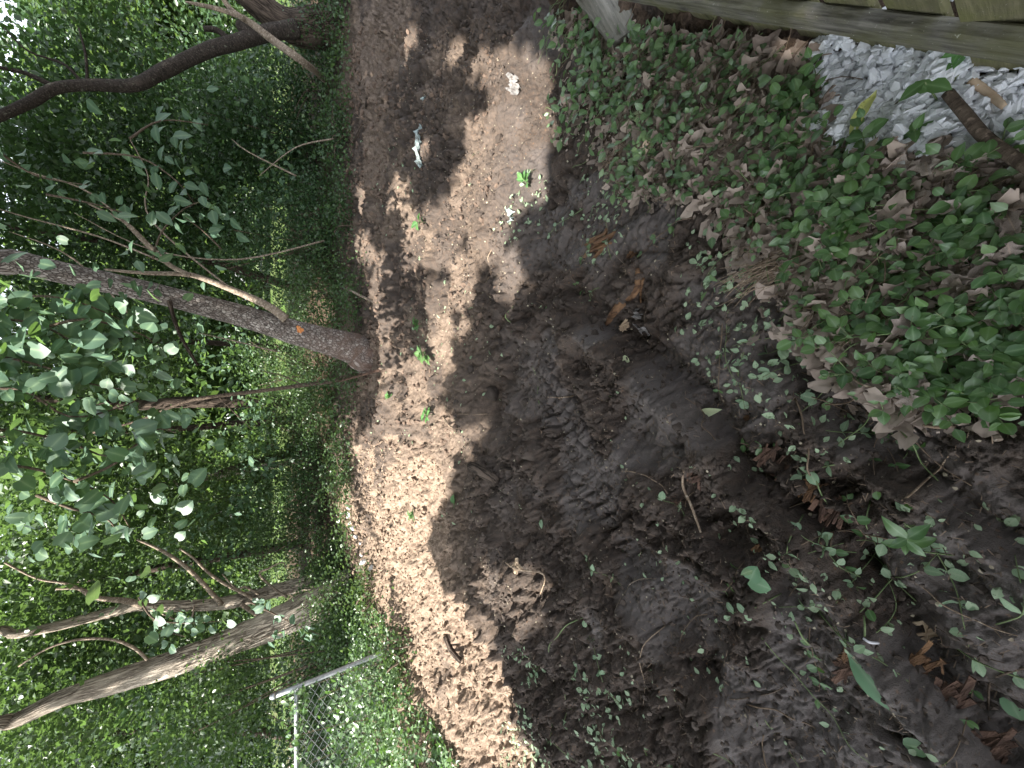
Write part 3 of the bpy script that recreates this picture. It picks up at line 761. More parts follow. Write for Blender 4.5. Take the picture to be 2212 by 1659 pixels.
# unseen crown leaves, put in to shade the foreground, with gaps cut for sun ---------
def keep_shade(P):
    g = P - sv[None] * (P[:, 2] / sv[2])[:, None]
    r = np.random.default_rng(99).random(len(P))
    lit = lit_at(g[:, 0], g[:, 1])
    back = ((g[:, 1] > 7.6) & (g[:, 0] < 2.0) & (g[:, 0] > -3.6)) | ((g[:, 1] > 6.2) & (g[:, 0] < -.2) & (g[:, 0] > -3.4))
    ivy = (g[:, 0] < -1.5) & (g[:, 1] > 3.2) & (g[:, 1] < 5.6)     # the fence corner stands in the sun
    red = (g[:, 1] > 4.0) & (g[:, 1] < 5.0) & (g[:, 0] > -1.2) & (g[:, 0] < 1.6) & (r < .8)
    # never hang into the picture
    el = (P[:, 2] - CAMH) / np.maximum(np.hypot(P[:, 0], P[:, 1]), .1)
    vis = (P[:, 1] > 0) & (el < .42)
    return ~(lit | (back & (r < .85)) | (ivy & (r < .93)) | vis | red)
def shade_canopy(parent, x0, x1, y0, y1, z0, z1, n, seed, mat=M_LEAF_MID):
    r = np.random.default_rng(seed)
    # uniform over the shaded ground, thrown up along the sunbeams
    ncl = n // 12
    gx = r.uniform(x0, x1, ncl); gy = r.uniform(y0, y1, ncl); z = r.uniform(z0, z1, ncl)
    C = np.stack([gx, gy, 0 * z], -1) + sv[None] * (z / sv[2])[:, None]
    P = np.repeat(C, 12, 0) + r.normal(size=(ncl * 12, 3)) * [.22, .22, .12]
    P = P[keep_shade(P)]
    return leaves('crown', TPL_FAR, P, .15 * (.7 + .6 * r.random(len(P))), mat, tilt=.45, parent=parent, r=r)
shade_canopy(t2, -3.2, .2, -2.5, 8.0, 5.2, 8.0, 42000, 1)
shade_canopy(t1, -.2, 2.6, -2.5, 8.0, 5.2, 8.0, 30000, 2)
shade_canopy(t10, 2.4, 7.5, -1.0, 16.0, 4.8, 9.0, 64000, 3)
# limbs that carry them
for tr, P in ((t1, P1), (t2, P2), (t10, P10)):
    for k in range(5):
        a = np.array(P[-3]) + (np.array(P[-1]) - np.array(P[-3])) * random.random()
        sgn = -1 if tr is not t2 else 1
        b = a + np.array([random.uniform(-2.5, 2.5), random.uniform(-5, -1.5), random.uniform(.3, 1.2)]); c_ = (a + b) / 2 + np.array([0, 0, .4])
        tube('limb', [a, c_, b], [.06, .04, .015], M_TWIG, tr, seg=6, n=4)

shade_canopy(mids[7][0], -9.5, -3.3, 5.0, 10.5, 4.6, 7.5, 26000, 5, M_LEAF_DARK)  # extra unseen leaves, added to keep sun off the space behind the mesh
# foliage of the woods -------------------------------------------------------
def at(dx, dy, Y): return np.array(PY(dx, dy, Y))
k = 0
def crown_on(tr, specs, mat, size, seed):
    for i, (c, rad, ncl, per, spread) in enumerate(specs):
        crown('crown', tr, c, rad, ncl, per, spread, size, mat, seed=seed + i)
crown_on(mids[0][0], [(at(200, 860, 11.5), (1.3, 1.2, 1.7), 70, 50, .35)], M_LEAF_MID, .10, 100)
crown_on(mids[1][0], [(at(150, 960, 12.5), (1.6, 1.2, 1.8), 80, 55, .4)], M_LEAF_MID, .11, 110)
crown_on(mids[3][0], [(at(280, 1080, 12.2), (1.6, 1.3, 2.0), 90, 55, .4)], M_LEAF_MID, .11, 120)
crown_on(mids[4][0], [(at(250, 1180, 11.6), (1.5, 1.2, 2.0), 90, 55, .4)], M_LEAF_MID, .10, 130)
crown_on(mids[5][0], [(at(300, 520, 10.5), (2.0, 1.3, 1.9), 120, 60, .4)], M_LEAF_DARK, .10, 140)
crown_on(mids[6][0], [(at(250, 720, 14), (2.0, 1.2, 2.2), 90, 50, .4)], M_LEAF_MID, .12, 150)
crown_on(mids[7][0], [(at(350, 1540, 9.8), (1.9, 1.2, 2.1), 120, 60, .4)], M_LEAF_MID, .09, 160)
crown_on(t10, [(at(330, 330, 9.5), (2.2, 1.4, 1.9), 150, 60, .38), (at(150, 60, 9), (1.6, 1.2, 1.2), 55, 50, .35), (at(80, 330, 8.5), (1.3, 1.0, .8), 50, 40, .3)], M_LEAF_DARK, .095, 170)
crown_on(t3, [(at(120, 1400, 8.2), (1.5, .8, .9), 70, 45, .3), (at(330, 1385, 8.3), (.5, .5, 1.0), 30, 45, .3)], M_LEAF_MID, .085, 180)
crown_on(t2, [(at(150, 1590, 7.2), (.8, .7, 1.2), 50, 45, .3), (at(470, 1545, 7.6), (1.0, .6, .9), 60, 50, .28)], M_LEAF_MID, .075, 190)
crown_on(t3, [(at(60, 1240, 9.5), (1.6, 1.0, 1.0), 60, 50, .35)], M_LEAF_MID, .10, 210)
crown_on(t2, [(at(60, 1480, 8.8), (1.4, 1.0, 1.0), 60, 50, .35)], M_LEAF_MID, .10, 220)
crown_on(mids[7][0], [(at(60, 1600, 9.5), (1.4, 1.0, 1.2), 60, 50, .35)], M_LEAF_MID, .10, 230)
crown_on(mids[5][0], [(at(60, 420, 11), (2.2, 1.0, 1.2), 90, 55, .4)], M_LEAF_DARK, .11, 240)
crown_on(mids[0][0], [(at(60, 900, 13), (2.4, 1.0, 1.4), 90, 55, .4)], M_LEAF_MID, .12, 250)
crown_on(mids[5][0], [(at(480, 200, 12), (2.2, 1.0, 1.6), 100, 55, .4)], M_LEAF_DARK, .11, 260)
for q_, (a_, b_, Y_) in enumerate([(520, 1110, 8.8), (430, 1180, 9.2), (560, 1000, 9.0), (300, 1500, 7.8), (420, 1600, 8.0), (480, 720, 9.0), (560, 880, 9.5), (200, 1450, 8.0), (620, 420, 7.9), (540, 160, 8.3)]):
    crown('leaf_spray', (mids[3][0], mids[4][0], mids[2][0], t2, mids[7][0], mids[6][0], mids[0][0], t2, mids[5][0], t10)[q_], at(a_, b_, Y_), (.9, .5, .6), 16, 16, .22, .12, M_LEAF_HEART2, seed=700 + q_, tpl=leaf_tpl('ovate', 1, .7, .1, .2))['kind'] = 'stuff'
# shrubs along the edge of the clearing
shr = [  # label, centre point (D), Y, radii, clusters, per, leaf, mat
    ('dark green shrub at the foot of the big dark tree', (650, 160), 8.3, (1.3, .7, .8), 70, 60, .06, 'D'),
    ('dark shrub under the bent limb', (560, 270), 8.9, (1.2, .8, 1.2), 70, 60, .07, 'D'),
    ('deep green bush behind the broken branch', (640, 330), 9.2, (1.3, .8, .8), 60, 60, .07, 'D'),
    ('leafy bush with small bluish leaves above the cherry tree', (600, 520), 8.0, (.9, .7, 1.0), 70, 60, .055, 'D'),
    ('low bush whose small leaves spill onto the mud above the cherry tree', (690, 470), 7.6, (.8, .5, .45), 45, 60, .045, 'D'),
    ('small bush touching the foot of the cherry tree', (690, 640), 7.2, (.7, .5, .5), 45, 60, .045, 'M'),
    ('bright bush behind and just below the cherry tree', (600, 800), 8.6, (.7, .5, .6), 45, 55, .05, 'M'),
    ('low green bush at the foot of the straight middle trunk', (690, 860), 7.9, (.9, .5, .4), 60, 60, .045, 'M'),
    ('yellow green bush before the dark leaning stem', (610, 950), 9.6, (1.1, .6, .7), 60, 55, .055, 'F'),
    ('sunlit bush below the grey trunk', (500, 1060), 10.0, (1.2, .7, 1.0), 80, 60, .06, 'F'),
    ('shaded low bush just below the dark leaning stem', (670, 1040), 8.4, (.9, .5, .4), 50, 60, .045, 'D'),
    ('leafy low bush spilling onto the soil above the cherry tree foot', (768, 655), 5.9, (.42, .3, .14), 26, 50, .04, 'M'),
    ('leafy low bush spilling onto the soil below the cherry tree foot', (760, 800), 6.1, (.36, .3, .12), 22, 50, .04, 'M'),
    ('straggly low bush in the shade between soil and woods', (742, 470), 6.6, (.5, .3, .14), 24, 45, .04, 'D'),
    ('low weedy bush at the soil edge below the broken branch', (735, 290), 6.9, (.6, .3, .16), 28, 45, .045, 'D'),
    ('low weedy bush at the soil edge left of the limestone row', (742, 1010), 6.6, (.5, .3, .14), 24, 45, .045, 'M'),
    ('sunny weeds between the limestone row and the fence post', (800, 1290), 5.3, (.4, .2, .12), 24, 45, .04, 'F'),
    ('grassy bush in front of the dim slanting trunk', (600, 1140), 8.6, (1.0, .6, .7), 60, 60, .05, 'M'),
    ('sunlit shrub around the feet of the forked trunk', (712, 1210), 7.3, (.6, .4, .2), 36, 60, .045, 'M'),
    ('thick sunlit shrub between the forked and the ridged trunk', (705, 1275), 6.9, (.5, .4, .22), 26, 60, .05, 'M'),
    ('leafy shrub hiding the foot of the ridged trunk', (725, 1335), 6.0, (.55, .4, .32), 52, 60, .045, 'M'),
    ('small leafy shrub hiding the foot of the round fence post', (842, 1408), 3.98, (.26, .10, .13), 16, 50, .04, 'M'),
    ('dark shrub behind the chain link mesh', (690, 1600), 6.4, (1.3, .6, .9), 80, 60, .05, 'D'),
    ('pale leaved shrub above the fence rail', (470, 1500), 6.4, (.6, .4, .5), 40, 50, .05, 'M'),
    ('shrub at the top edge behind the dead litter', (740, -20), 7.0, (1.0, .6, .6), 50, 60, .05, 'D'),
    ('dark bush filling the gap under the bent limb', (480, 390), 10.2, (1.3, .8, 1.2), 70, 60, .08, 'D'),
]
for i, (lab, (dx, dy), Y, rad, ncl, per, sz, mt) in enumerate(shr):
    c = at(dx, dy, Y); c[2] = max(c[2], float(H(np.array([c[0]]), np.array([c[1]]))[0]) + rad[2] * .55)
    s = empty('shrub', (c[0], c[1], HP(c[0], c[1]))); tag(s, lab, 'shrub')
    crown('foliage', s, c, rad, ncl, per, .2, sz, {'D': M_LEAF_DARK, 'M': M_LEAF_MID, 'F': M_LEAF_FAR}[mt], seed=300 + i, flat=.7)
    st = []
    for q in range(6):
        b = np.array(s.location) + [random.uniform(-.15, .15), random.uniform(-.15, .15), -.03]
        e = c + np.array([random.uniform(-.8, .8) * rad[0], random.uniform(-.5, .5) * rad[1], random.uniform(0, .8) * rad[2]])
        st.append(tube_np([b, (b + e) / 2 + [0, 0, .1], e], [.014, .010, .004], seg=5, n=3))
    multi('stem', st, M_TWIG, s)
# far trees beyond the lawn
far_lab = ['far sunlit tree beyond the lawn seen through the woods']
r = np.random.default_rng(40)
for i in range(20):
    x = -29 + i * 2.9 + r.uniform(-.6, .6); y = r.uniform(22, 32)
    tr = empty('far_tree', (x, y, .1))
    tag(tr, 'sunlit tree far beyond the lawn, glimpsed through the woods', 'tree', 'far trees beyond the lawn')
    tube('trunk', [(x, y, 0), (x + r.uniform(-.3, .3), y, 3), (x + r.uniform(-.5, .5), y, 6)], [.22, .17, .1], M_DARKBARK, tr, seg=8, n=3)
    crown('crown', tr, (x, y, 5.2 + r.uniform(-.4, .4)), (2.7, 2.0, 5.4), 85, 80, .6, .36, M_LEAF_FAR, seed=500 + i)
r = np.random.default_rng(41)
for i in range(13):
    x = -36 + i * 6 + r.uniform(-1, 1); y = r.uniform(37, 42)
    tr = empty('far_tree', (x, y, .1)); tag(tr, 'dark tree of the farthest row, behind the sunlit far trees', 'tree', 'farthest row of trees')
    tube('trunk', [(x, y, 0), (x, y, 4), (x + r.uniform(-.5, .5), y, 9)], [.3, .22, .1], M_DARKBARK, tr, seg=8, n=3)
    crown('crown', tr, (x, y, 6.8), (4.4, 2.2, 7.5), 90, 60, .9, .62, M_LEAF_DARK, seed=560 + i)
# undergrowth carpet at the clearing's edge and a weedy strip up to the lawn
def scatter(poly, n, r, x0=None):
    xs = [p[0] for p in poly]; ys = [p[1] for p in poly]
    x = r.uniform(min(xs), max(xs), n * 3); y = r.uniform(min(ys), max(ys), n * 3)
    if poly is Z_COVER:      # frayed border
        k = inpoly(x + .5 * (vn(x, y, 2.6, 91) - .5) + .07 * r.normal(size=len(x)), y + .5 * (vn(x, y, 2.6, 92) - .5) + .07 * r.normal(size=len(x)), poly)
        k &= ((x - .765) * -.751 + (y - .134) * .66) > .0
    else: k = inpoly(x, y, poly)
    x = x[k][:n]; y = y[k][:n]
    return x, y
r = np.random.default_rng(51)
gx = r.uniform(-10, 12, 78000); gy = r.uniform(6.3, 15.5, 78000)
kk = inpoly(gx + .3 * (vn(gx, gy, 2, 5) - .5), gy + .5 * (vn(gx, gy, 1.5, 6) - .5), Z_BACK) | (gy > 10)
gx = gx[kk]; gy = gy[kk]; gz = H(gx, gy, False) + .04 + r.random(len(gx)) ** 1.3 * (.18 + .45 * sst(.4, .7, vn(gx, gy, 1.2, 33)) + 1.3 * sst(9.5, 12, gy) * sst(.42, .62, vn(gx, gy, .8, 36)))
tag(leaves('undergrowth', TPL_FAR, np.stack([gx, gy, gz], -1), .055 * (.6 + .8 * r.random(len(gx))), M_LEAF_MID, tilt=.6, r=r), 'low green undergrowth along the far edge of the muddy clearing', 'undergrowth', kind='stuff')
x, y = scatter(Z_IVY, 42000, r)
hv = sst(-2.4, -3.6, x); z = H(x, y, False) + .02 + r.random(len(x)) ** 1.5 * (.05 + .38 * hv * sst(.3, .6, vn(x, y, 2, 34)))
tag(leaves('ivy_bank', TPL_FAR, np.stack([x, y, z], -1), .042 * (.6 + .8 * r.random(len(x))), M_EUO2, tilt=.55, r=r), 'bank of small ivy leaves around the foot of the chain link fence', 'ivy', kind='stuff')

# ------------------------------------------------------------------ REDBUD branches hanging into view
def hang(label, twigs, Y, nleaf, size, seed, tpl=TPL_HEART, mat=M_LEAF_HEART, name='redbud_branch', spread=.10, extra=0):
    r = np.random.default_rng(seed)
    root = empty(name, tuple(PY(*twigs[0][0], Y))); tag(root, label, 'branch')
    me = leaf_mesh('leaf', tpl, mat)
    parts = []; pts = []
    for tw in twigs:
        Q = [PY(a, b, Y + r.uniform(-.15, .15)) for a, b in tw]
        parts.append(Q); 
        for a, b in zip(Q[:-1], Q[1:]):
            L = (b - a).length
            for s in np.arange(0, 1, .035 / max(L, .035)): pts.append(a.lerp(b, s))
        tube('twig', Q, list(np.linspace(.010, .003, len(Q))), M_TWIG, root, seg=6, n=4)
    idx = r.choice(len(pts), nleaf)
    for q in idx:
        p = np.array(pts[q]) + r.normal(size=3) * [spread, spread, spread * .8] + [0, 0, -.02]
        R = frames(1, .45, (-.15, -.55, .75), r)[0]
        # tips droop
        d = R[:, 1]; 
        if d[2] > 0: R[:, 1] *= -1; R[:, 0] *= -1
        s = size * r.uniform(.65, 1.2)
        inst('leaf', me, mtx(R, p - np.array(root.location), s), root)
    if extra:
        idx = r.choice(len(pts), extra); p = np.array([pts[q] for q in idx]) + r.normal(size=(extra, 3)) * spread * 1.6
        o = leaves('small_leaves', TPL_HEART, p, size * .75 * (.6 + .6 * r.random(extra)), M_LEAF_HEART2, tilt=.55, mean=(-.15, -.5, .7), parent=root, r=r); o['kind'] = 'stuff'
    return root
hang('low hanging redbud branch with big blue green heart shaped leaves', [
    [(-160, 700), (-20, 690), (80, 700), (160, 740), (200, 770)],
    [(-160, 760), (0, 770), (120, 800), (200, 830), (290, 845)],
    [(-120, 860), (40, 840), (150, 900), (260, 880), (300, 860)],
    [(-120, 930), (30, 930), (160, 960), (230, 985), (300, 960)],
    [(-100, 1000), (60, 1010), (160, 1040), (240, 1080), (280, 1140)],
    [(60, 720), (180, 690), (300, 720), (330, 740)],
    [(160, 1040), (250, 1000), (330, 930), (380, 935)],
    [(80, 1070), (160, 1100), (230, 1120), (260, 1160)],
    [(-60, 660), (60, 640), (160, 650), (260, 690)]], 3.5, 300, .105, 71, spread=.14, extra=380)
hang('redbud spray with bright heart leaves beside the big ridged trunk', [
    [(300, 1290), (330, 1335), (380, 1345), (430, 1345), (490, 1340)], [(330, 1335), (350, 1360), (400, 1375)], [(540, 1300), (600, 1330), (640, 1350), (690, 1370)], [(640, 1350), (590, 1370), (560, 1380)]], 5.6, 70, .10, 72, spread=.07)
hang('shaded sapling branch with broad pointed leaves above the cherry tree', [
    [(180, 330), (300, 340), (380, 390), (420, 440)], [(330, 560), (350, 500), (400, 450), (450, 430)], [(480, 540), (440, 500), (400, 470)], [(280, 300), (350, 260), (450, 270)],
    [(100, 420), (200, 440), (300, 470)], [(0, 330), (80, 380), (190, 400)]], 4.8, 110, .14, 73, tpl=TPL_OV, mat=M_LEAF_HEART, name='sapling_branch', spread=.16)
# bare whippy twigs slanting through the shade
r = np.random.default_rng(74)
for i, pts in enumerate([[(700, 520), (520, 560), (330, 540), (160, 460)], [(330, 545), (200, 420), (60, 370), (-40, 330)], [(430, 600), (240, 520), (60, 470), (-40, 440)],
                         [(520, 640), (330, 480), (320, 380), (280, 300)], [(640, 380), (540, 330), (500, 300)], [(720, 300), (640, 318), (560, 380)], [(600, 760), (500, 735), (430, 720)], [(300, 700), (160, 560), (20, 500)]]):
    Q = [PY(a, b, 6.5) for a, b in pts]; o = tube('whippy_twig', Q, list(np.linspace(.014, .004, len(Q))), M_DEAD, None, seg=5, n=5)
    tag(o, 'bare whippy twig slanting through the shaded leaves', 'twig', 'bare twigs in the shade right of the cherry tree')

# ------------------------------------------------------------------ CHAIN LINK FENCE
FX, FY = -2.86, 4.14
cf = empty('chain_link_fence', (FX, FY, HP(FX, FY))); tag(cf, 'galvanised chain link fence overgrown with ivy, its round corner post in the sun', 'fence')
tube('post', [(FX + .01, FY, -.05), (FX, FY, .6), (FX, FY, 1.21)], [.0225] * 3, M_GALV, cf, seg=16, n=3)
cap = tube_np([(FX, FY, 1.205), (FX, FY, 1.235), (FX, FY, 1.25)], [.026, .024, .006], seg=16, n=2); multi('post_cap', [cap], M_GALV, cf)
tube('top_rail', [(FX, FY, 1.035), (FX - 1.5, FY, 1.035), (FX - 4.2, FY, 1.03)], [.0175] * 3, M_GALV, cf, seg=12, n=4)
for z in (.55, .58, 1.02):
    a = np.linspace(0, 2 * math.pi, 13); P = [(FX + .026 * math.cos(t), FY + .026 * math.sin(t), z + .004 * math.sin(3 * t)) for t in a]
    tube('tie_wire', P, [.0035] * 13, M_WIRE, cf, seg=5, n=1, cap=False)
pitch, half = .062, .031
for i in range(0, 60):
    x0 = FX - .03 - i * half * 1.0
    if i % 2: continue
    pts = []
    z = .02; s = 1; j = (i // 2) % 2
    while z < 1.07:
        pts.append((x0 + (-half if j % 2 else half) * 1.04, FY + (.004 if j % 2 else -.004), z)); z += half * 1.15; j += 1
    tube('mesh_wire', pts, [.0029] * len(pts), M_WIRE, cf, seg=5, n=1, cap=False)
# second leg of the fence, running away behind the ivy
tube('side_rail', [(FX, FY, 1.035), (FX + .35, FY + 2.2, .9)], [.0, .0], M_GALV, cf, seg=4, n=1) if False else None
# ivy climbing the mesh
r = np.random.default_rng(81); n = 1700
x = FX - r.random(n) * 2.2; z = .1 + r.random(n) ** 1.6 * .75 * (.5 + .9 * vn(x, x * 0, 2.5, 4)); y = FY + r.normal(size=n) * .05
z2 = np.concatenate([z, 1.02 + r.normal(size=170) * .06]); x2 = np.concatenate([x, FX - .0 - r.random(170) ** 2 * .9]); y2 = np.concatenate([y, FY + r.normal(size=170) * .05])
iv = empty('climbing_ivy', (FX - .5, FY, .1)); tag(iv, 'ivy climbing through the chain link mesh and over its rail', 'ivy')
leaves('foliage', TPL_OV, np.stack([x2, y2, z2], -1), .05 * (.6 + .8 * r.random(len(x2))), M_EUO2, tilt=.6, mean=(0, -.5, .6), parent=iv, r=r)
st = []
for q in range(14):
    a = np.array([FX - r.uniform(.05, 1.6), FY - .02, .1]); b = a + [r.uniform(-.3, .3), 0, r.uniform(.5, 1)]
    st.append(tube_np([a, (a + b) / 2 + [.05, -.02, 0], b], [.004, .003, .002], seg=4, n=4))
multi('stem', st, M_BROWNSTEM, iv)

# ------------------------------------------------------------------ WOODEN FENCE (right, close by)
A = np.array([1.151, .510]); B = np.array([.780, .118]); fd = (A - B) / np.linalg.norm(A - B); fn = np.array([-fd[1], fd[0]])   # fn points to the camera side
wf = empty('picket_fence', (B[0], B[1], 0)); tag(wf, 'mossy wooden picket fence with a grey bottom rail beside the white gravel', 'fence')
def box_np(c, ex, ey, ez, sub=(1, 1, 1), wob=0.0, r=np.random.default_rng(3), bev=.003):
    """box with bevelled edges, axes ex ey ez are full vectors"""
    bm_v = []; c = np.array(c, float); ex, ey, ez = (np.array(v, float) for v in (ex, ey, ez))
    n = sub[0]
    Lx, Ly, Lz = (np.linalg.norm(v) for v in (ex, ey, ez))
    by, bz = bev / Ly, bev / Lz
    prof = [(-.5 + by, -.5), (.5 - by, -.5), (.5, -.5 + bz), (.5, .5 - bz), (.5 - by, .5), (-.5 + by, .5), (-.5, .5 - bz), (-.5, -.5 + bz)]
    V = []
    for i in range(n + 1):
        t = i / n - .5
        for a, b in prof:
            w = 1 + wob * (r.random() - .5)
            V.append(c + ex * t + ey * a * w + ez * b * w)
    F = []
    for i in range(n):
        for k_ in range(8):
            a = i * 8 + k_; b = i * 8 + (k_ + 1) % 8
            F.append((a, b, b + 8, a + 8))
    F8 = np.array([[7, 6, 5, 4, 3, 2, 1, 0], [n * 8 + q for q in range(8)]])
    return np.array(V), [np.array(F), F8]
def box(name, c, ex, ey, ez, mat, parent, **k):
    V, F = box_np(c, ex, ey, ez, **k)
    # put it in its own frame so grain follows the length
    me_c = np.array(c, float)
    Rm = np.stack([np.array(v, float) / np.linalg.norm(v) for v in (ex, ey, ez)], -1)
    L = (V - me_c) @ Rm
    o = build(name, L, F, mat, parent, smooth=False)
    M4 = Matrix([[*Rm[i], (me_c - (np.array(parent.location) if parent is not None else 0))[i]] for i in range(3)] + [[0, 0, 0, 1]])
    if parent is not None: o.matrix_basis = M4
    else: o.matrix_world = M4
    return o
F3 = np.array([fd[0], fd[1], 0]); N3 = np.array([fn[0], fn[1], 0])
if np.dot(N3[:2], -B) < 0: N3 = -N3
B3 = np.array([B[0], B[1], 0])
pw, gap = .128, .038
for i in range(-4, 16):
    s = .573 - .07 - pw / 2 - (i) * (pw + gap)
    hgt = 1.0 + random.uniform(-.01, .01); th_ = .018
    c = B3 + F3 * (s + random.uniform(-.003, .003)) - N3 * (th_ / 2 + random.uniform(0, .003)) + [0, 0, hgt / 2 - .03]
    tl = random.uniform(-.008, .008)
    if i < 0 and i != -1: pass
    box('picket', c, [F3[0] * tl, F3[1] * tl, hgt], F3 * pw, N3 * th_, M_PICKET, wf, sub=(8, 1, 1), wob=.006)
for z, hh in ((.155, .085), (.86, .085)):
    c = B3 + F3 * (.25) + N3 * (.018) + [0, 0, z]
    V_, F_ = None, None
    box('rail', c, F3 * 3.6, N3 * .034, [0, 0, hh], M_RAIL, wf, sub=(40, 1, 1), wob=.04, bev=.006)
box('post', B3 + F3 * 2.1 - N3 * .06 + [0, 0, .5], [0, 0, 1.1], F3 * .09, N3 * .085, M_PICKET, wf, sub=(6, 1, 1), wob=.02)
# loose plank leaning in the leaves further on
a = np.array(gp(1338, 66, .03)); b = a + np.array([.62, .28, .16]); ax = (b - a) / np.linalg.norm(b - a); side = np.cross([0, 0, 1], ax); side /= np.linalg.norm(side)
side = side * math.cos(.5) + np.array([0, 0, 1]) * math.sin(.5); upv = np.cross(ax, side)
pl = box('loose_plank', (a + b) / 2, ax * .85, side * .15, upv * .03, M_PLANK, None, sub=(10, 1, 1), wob=.02)
tag(pl, 'grey weathered plank lying slanted among the green leaves at the top edge', 'plank')

# ------------------------------------------------------------------ GRAVEL
def rock_np(r, f=(1, .7, .45), n=14):
    P = r.normal(size=(n, 3)); P /= np.linalg.norm(P, axis=1)[:, None]; P *= np.array(f) * (.8 + .4 * r.random((n, 1)))
    import bmesh
    bm = bmesh.new()
    for p in P: bm.verts.new(p)
    res = bmesh.ops.convex_hull(bm, input=bm.verts)
    junk = [g for g in res['geom_interior'] if isinstance(g, bmesh.types.BMVert)]
    bmesh.ops.delete(bm, geom=junk, context='VERTS')
    bm.verts.ensure_lookup_table(); bm.verts.index_update()
    V = np.array([v.co[:] for v in bm.verts]); F = np.array([[v.index for v in f_.verts] for f_ in bm.faces if len(f_.verts) == 3])
    bm.free(); return V, F
r = np.random.default_rng(91)
rocks = [rock_np(r) for _ in range(12)]
rock_me = [build('stone', V, [F], M_STONE, smooth=False, link=False) for V, F in rocks]
gc_ = gp(1950, 240); gb = empty('gravel_patch', gc_); tag(gb, 'patch of angular white stone chips against the picket fence', 'gravel')
x, y = scatter(Z_GRAVEL, 1900, r)
k = vn(x, y, 9, 3) + .35 * (r.random(len(x)) - .5) > .18; x = x[k]; y = y[k]
jt = (r.random(len(x)) < .35) * .035; x = x + jt * r.normal(size=len(x)); y = y + jt * r.normal(size=len(x))
# thin out towards the edges
order = np.argsort(-(-(x - gc_.x) ** 2 - (y - gc_.y) ** 2)); 
vis = (x * fn[0] + y * fn[1])
front = ((x - B[0]) * N3[0] + (y - B[1]) * N3[1]) > -.02
sel = np.where(front & (y > -.05))[0]; sel = sel[r.permutation(len(sel))][:300]
selset = set(sel.tolist()); VV, FF, nn = [], [], 0
for i in range(len(x)):
    s = r.uniform(.011, .023); R = frames(1, .5, (0, 0, 1), r)[0]
    z = HP(x[i], y[i]) + s * .3 + r.random() * .012
    if i in selset: inst('stone', rock_me[i % 12], mtx(R, np.array([x[i], y[i], z + .004]) - np.array(gb.location), s * 1.1), gb)
    else:
        V, F = rocks[i % 12]; VV.append((V * s) @ R.T + [x[i], y[i], z]); FF.append(F + nn); nn += len(V)
o = build('small_stones', np.concatenate(VV) - np.array(gb.location), [np.concatenate(FF)], M_STONE, gb, smooth=False); o['kind'] = 'stuff'
# white limestone lumps at the far left of the clearing
for i, (dx, dy, s) in enumerate([(757, 1112, .09), (762, 1128, .06), (766, 1142, .08), (771, 1160, .07), (778, 1176, .07), (784, 1196, .06), (790, 1212, .06), (755, 1098, .05), (795, 1228, .05)]):
    p = gp(dx, dy, .02); V, F = rocks[(i * 5) % 12]
    o = build('limestone_lump', V * s * [1, .8, .9], [F], M_LIME, smooth=False); o.location = p; o.rotation_euler = (i, i * .7, i * 2)
    tag(o, 'white limestone lump in the sunny row before the shrubs', 'rock', 'white limestone lumps along the left edge of the clearing')

# ------------------------------------------------------------------ LEAF LITTER AND WINTERCREEPER
r = np.random.default_rng(95)
lit = empty('leaf_litter', gp(1900, 500)); tag(lit, 'brown dead oak leaves lying thick under the green creeper', 'dead leaves')
def dvis(x, y, z=0.0):
    """picture position of ground points, to know which show largest"""
    d = y * cp + (CAMH - z) * sp; v = 1106 + FPX * ((CAMH - z) * cp - y * sp) / d; u = 829.5 + FPX * x / d
    return v, 1659 - u, d
x, y = scatter(Z_COVER, 13000, r)
v_, w_, d_ = dvis(x, y)
ingr = inpoly(x, y, Z_GRAVEL)
dens = sst(1250, 1600, v_) * .8 + .16
edge = np.ones(len(x))
keep = (r.random(len(x)) < dens) & ~(ingr & (r.random(len(x)) < .985)) & (vn(x, y, 7, 15) > .12)
x, y, v_, w_, d_ = (q[keep] for q in (x, y, v_, w_, d_))
infr = (v_ > 1500) & (v_ < 2212) & (w_ > 0) & (w_ < 1000) & (x < 1.05)
big = np.where(infr)[0]; big = big[np.argsort(d_[big] + r.random(len(big)) * .5)][:300]
bs = np.zeros(len(x), bool); bs[big] = True
dl = [leaf_mesh('dead_leaf', t, M_DEADLEAF) for t in (dead_tpl(1), dead_tpl(2, 7, .75, .4), dead_tpl(4, 6, .5, .15, .16), dead_tpl(8, 8, .8, .45, .14))]
z = H(x, y) + .006
for i in np.where(bs)[0]:
    R = frames(1, .22, (0, 0, 1), r)[0]
    inst('dead_leaf', dl[int(r.integers(4))], mtx(R, np.array([x[i], y[i], z[i] + r.random() * .02]) - np.array(lit.location), r.uniform(.028, .062)), lit)
o = leaves('small_dead_leaves', dead_tpl(5, 3, .7, .35, .2), np.stack([x, y, z], -1)[~bs], .03 + .04 * r.random((~bs).sum()), M_DEADLEAF2, tilt=.4, parent=lit, r=r); o['kind'] = 'stuff'
# crumbled leaf and bark scraps between them
x, y = scatter(Z_COVER, 26000, r); v_, w_, d_ = dvis(x, y)
k = (r.random(len(x)) < sst(1180, 1600, v_) * .9 + .15) & ~inpoly(x, y, Z_GRAVEL) & (v_ < 2350); x = x[k]; y = y[k]
tag(leaves('litter_crumbs', TPL_FAR, np.stack([x, y, H(x, y) + .004], -1), .008 + .016 * r.random(len(x)), M_DEADLEAF2, tilt=.5, r=r), 'crumbled brown leaf scraps covering the soil among the creeper', 'leaf scraps', kind='stuff')

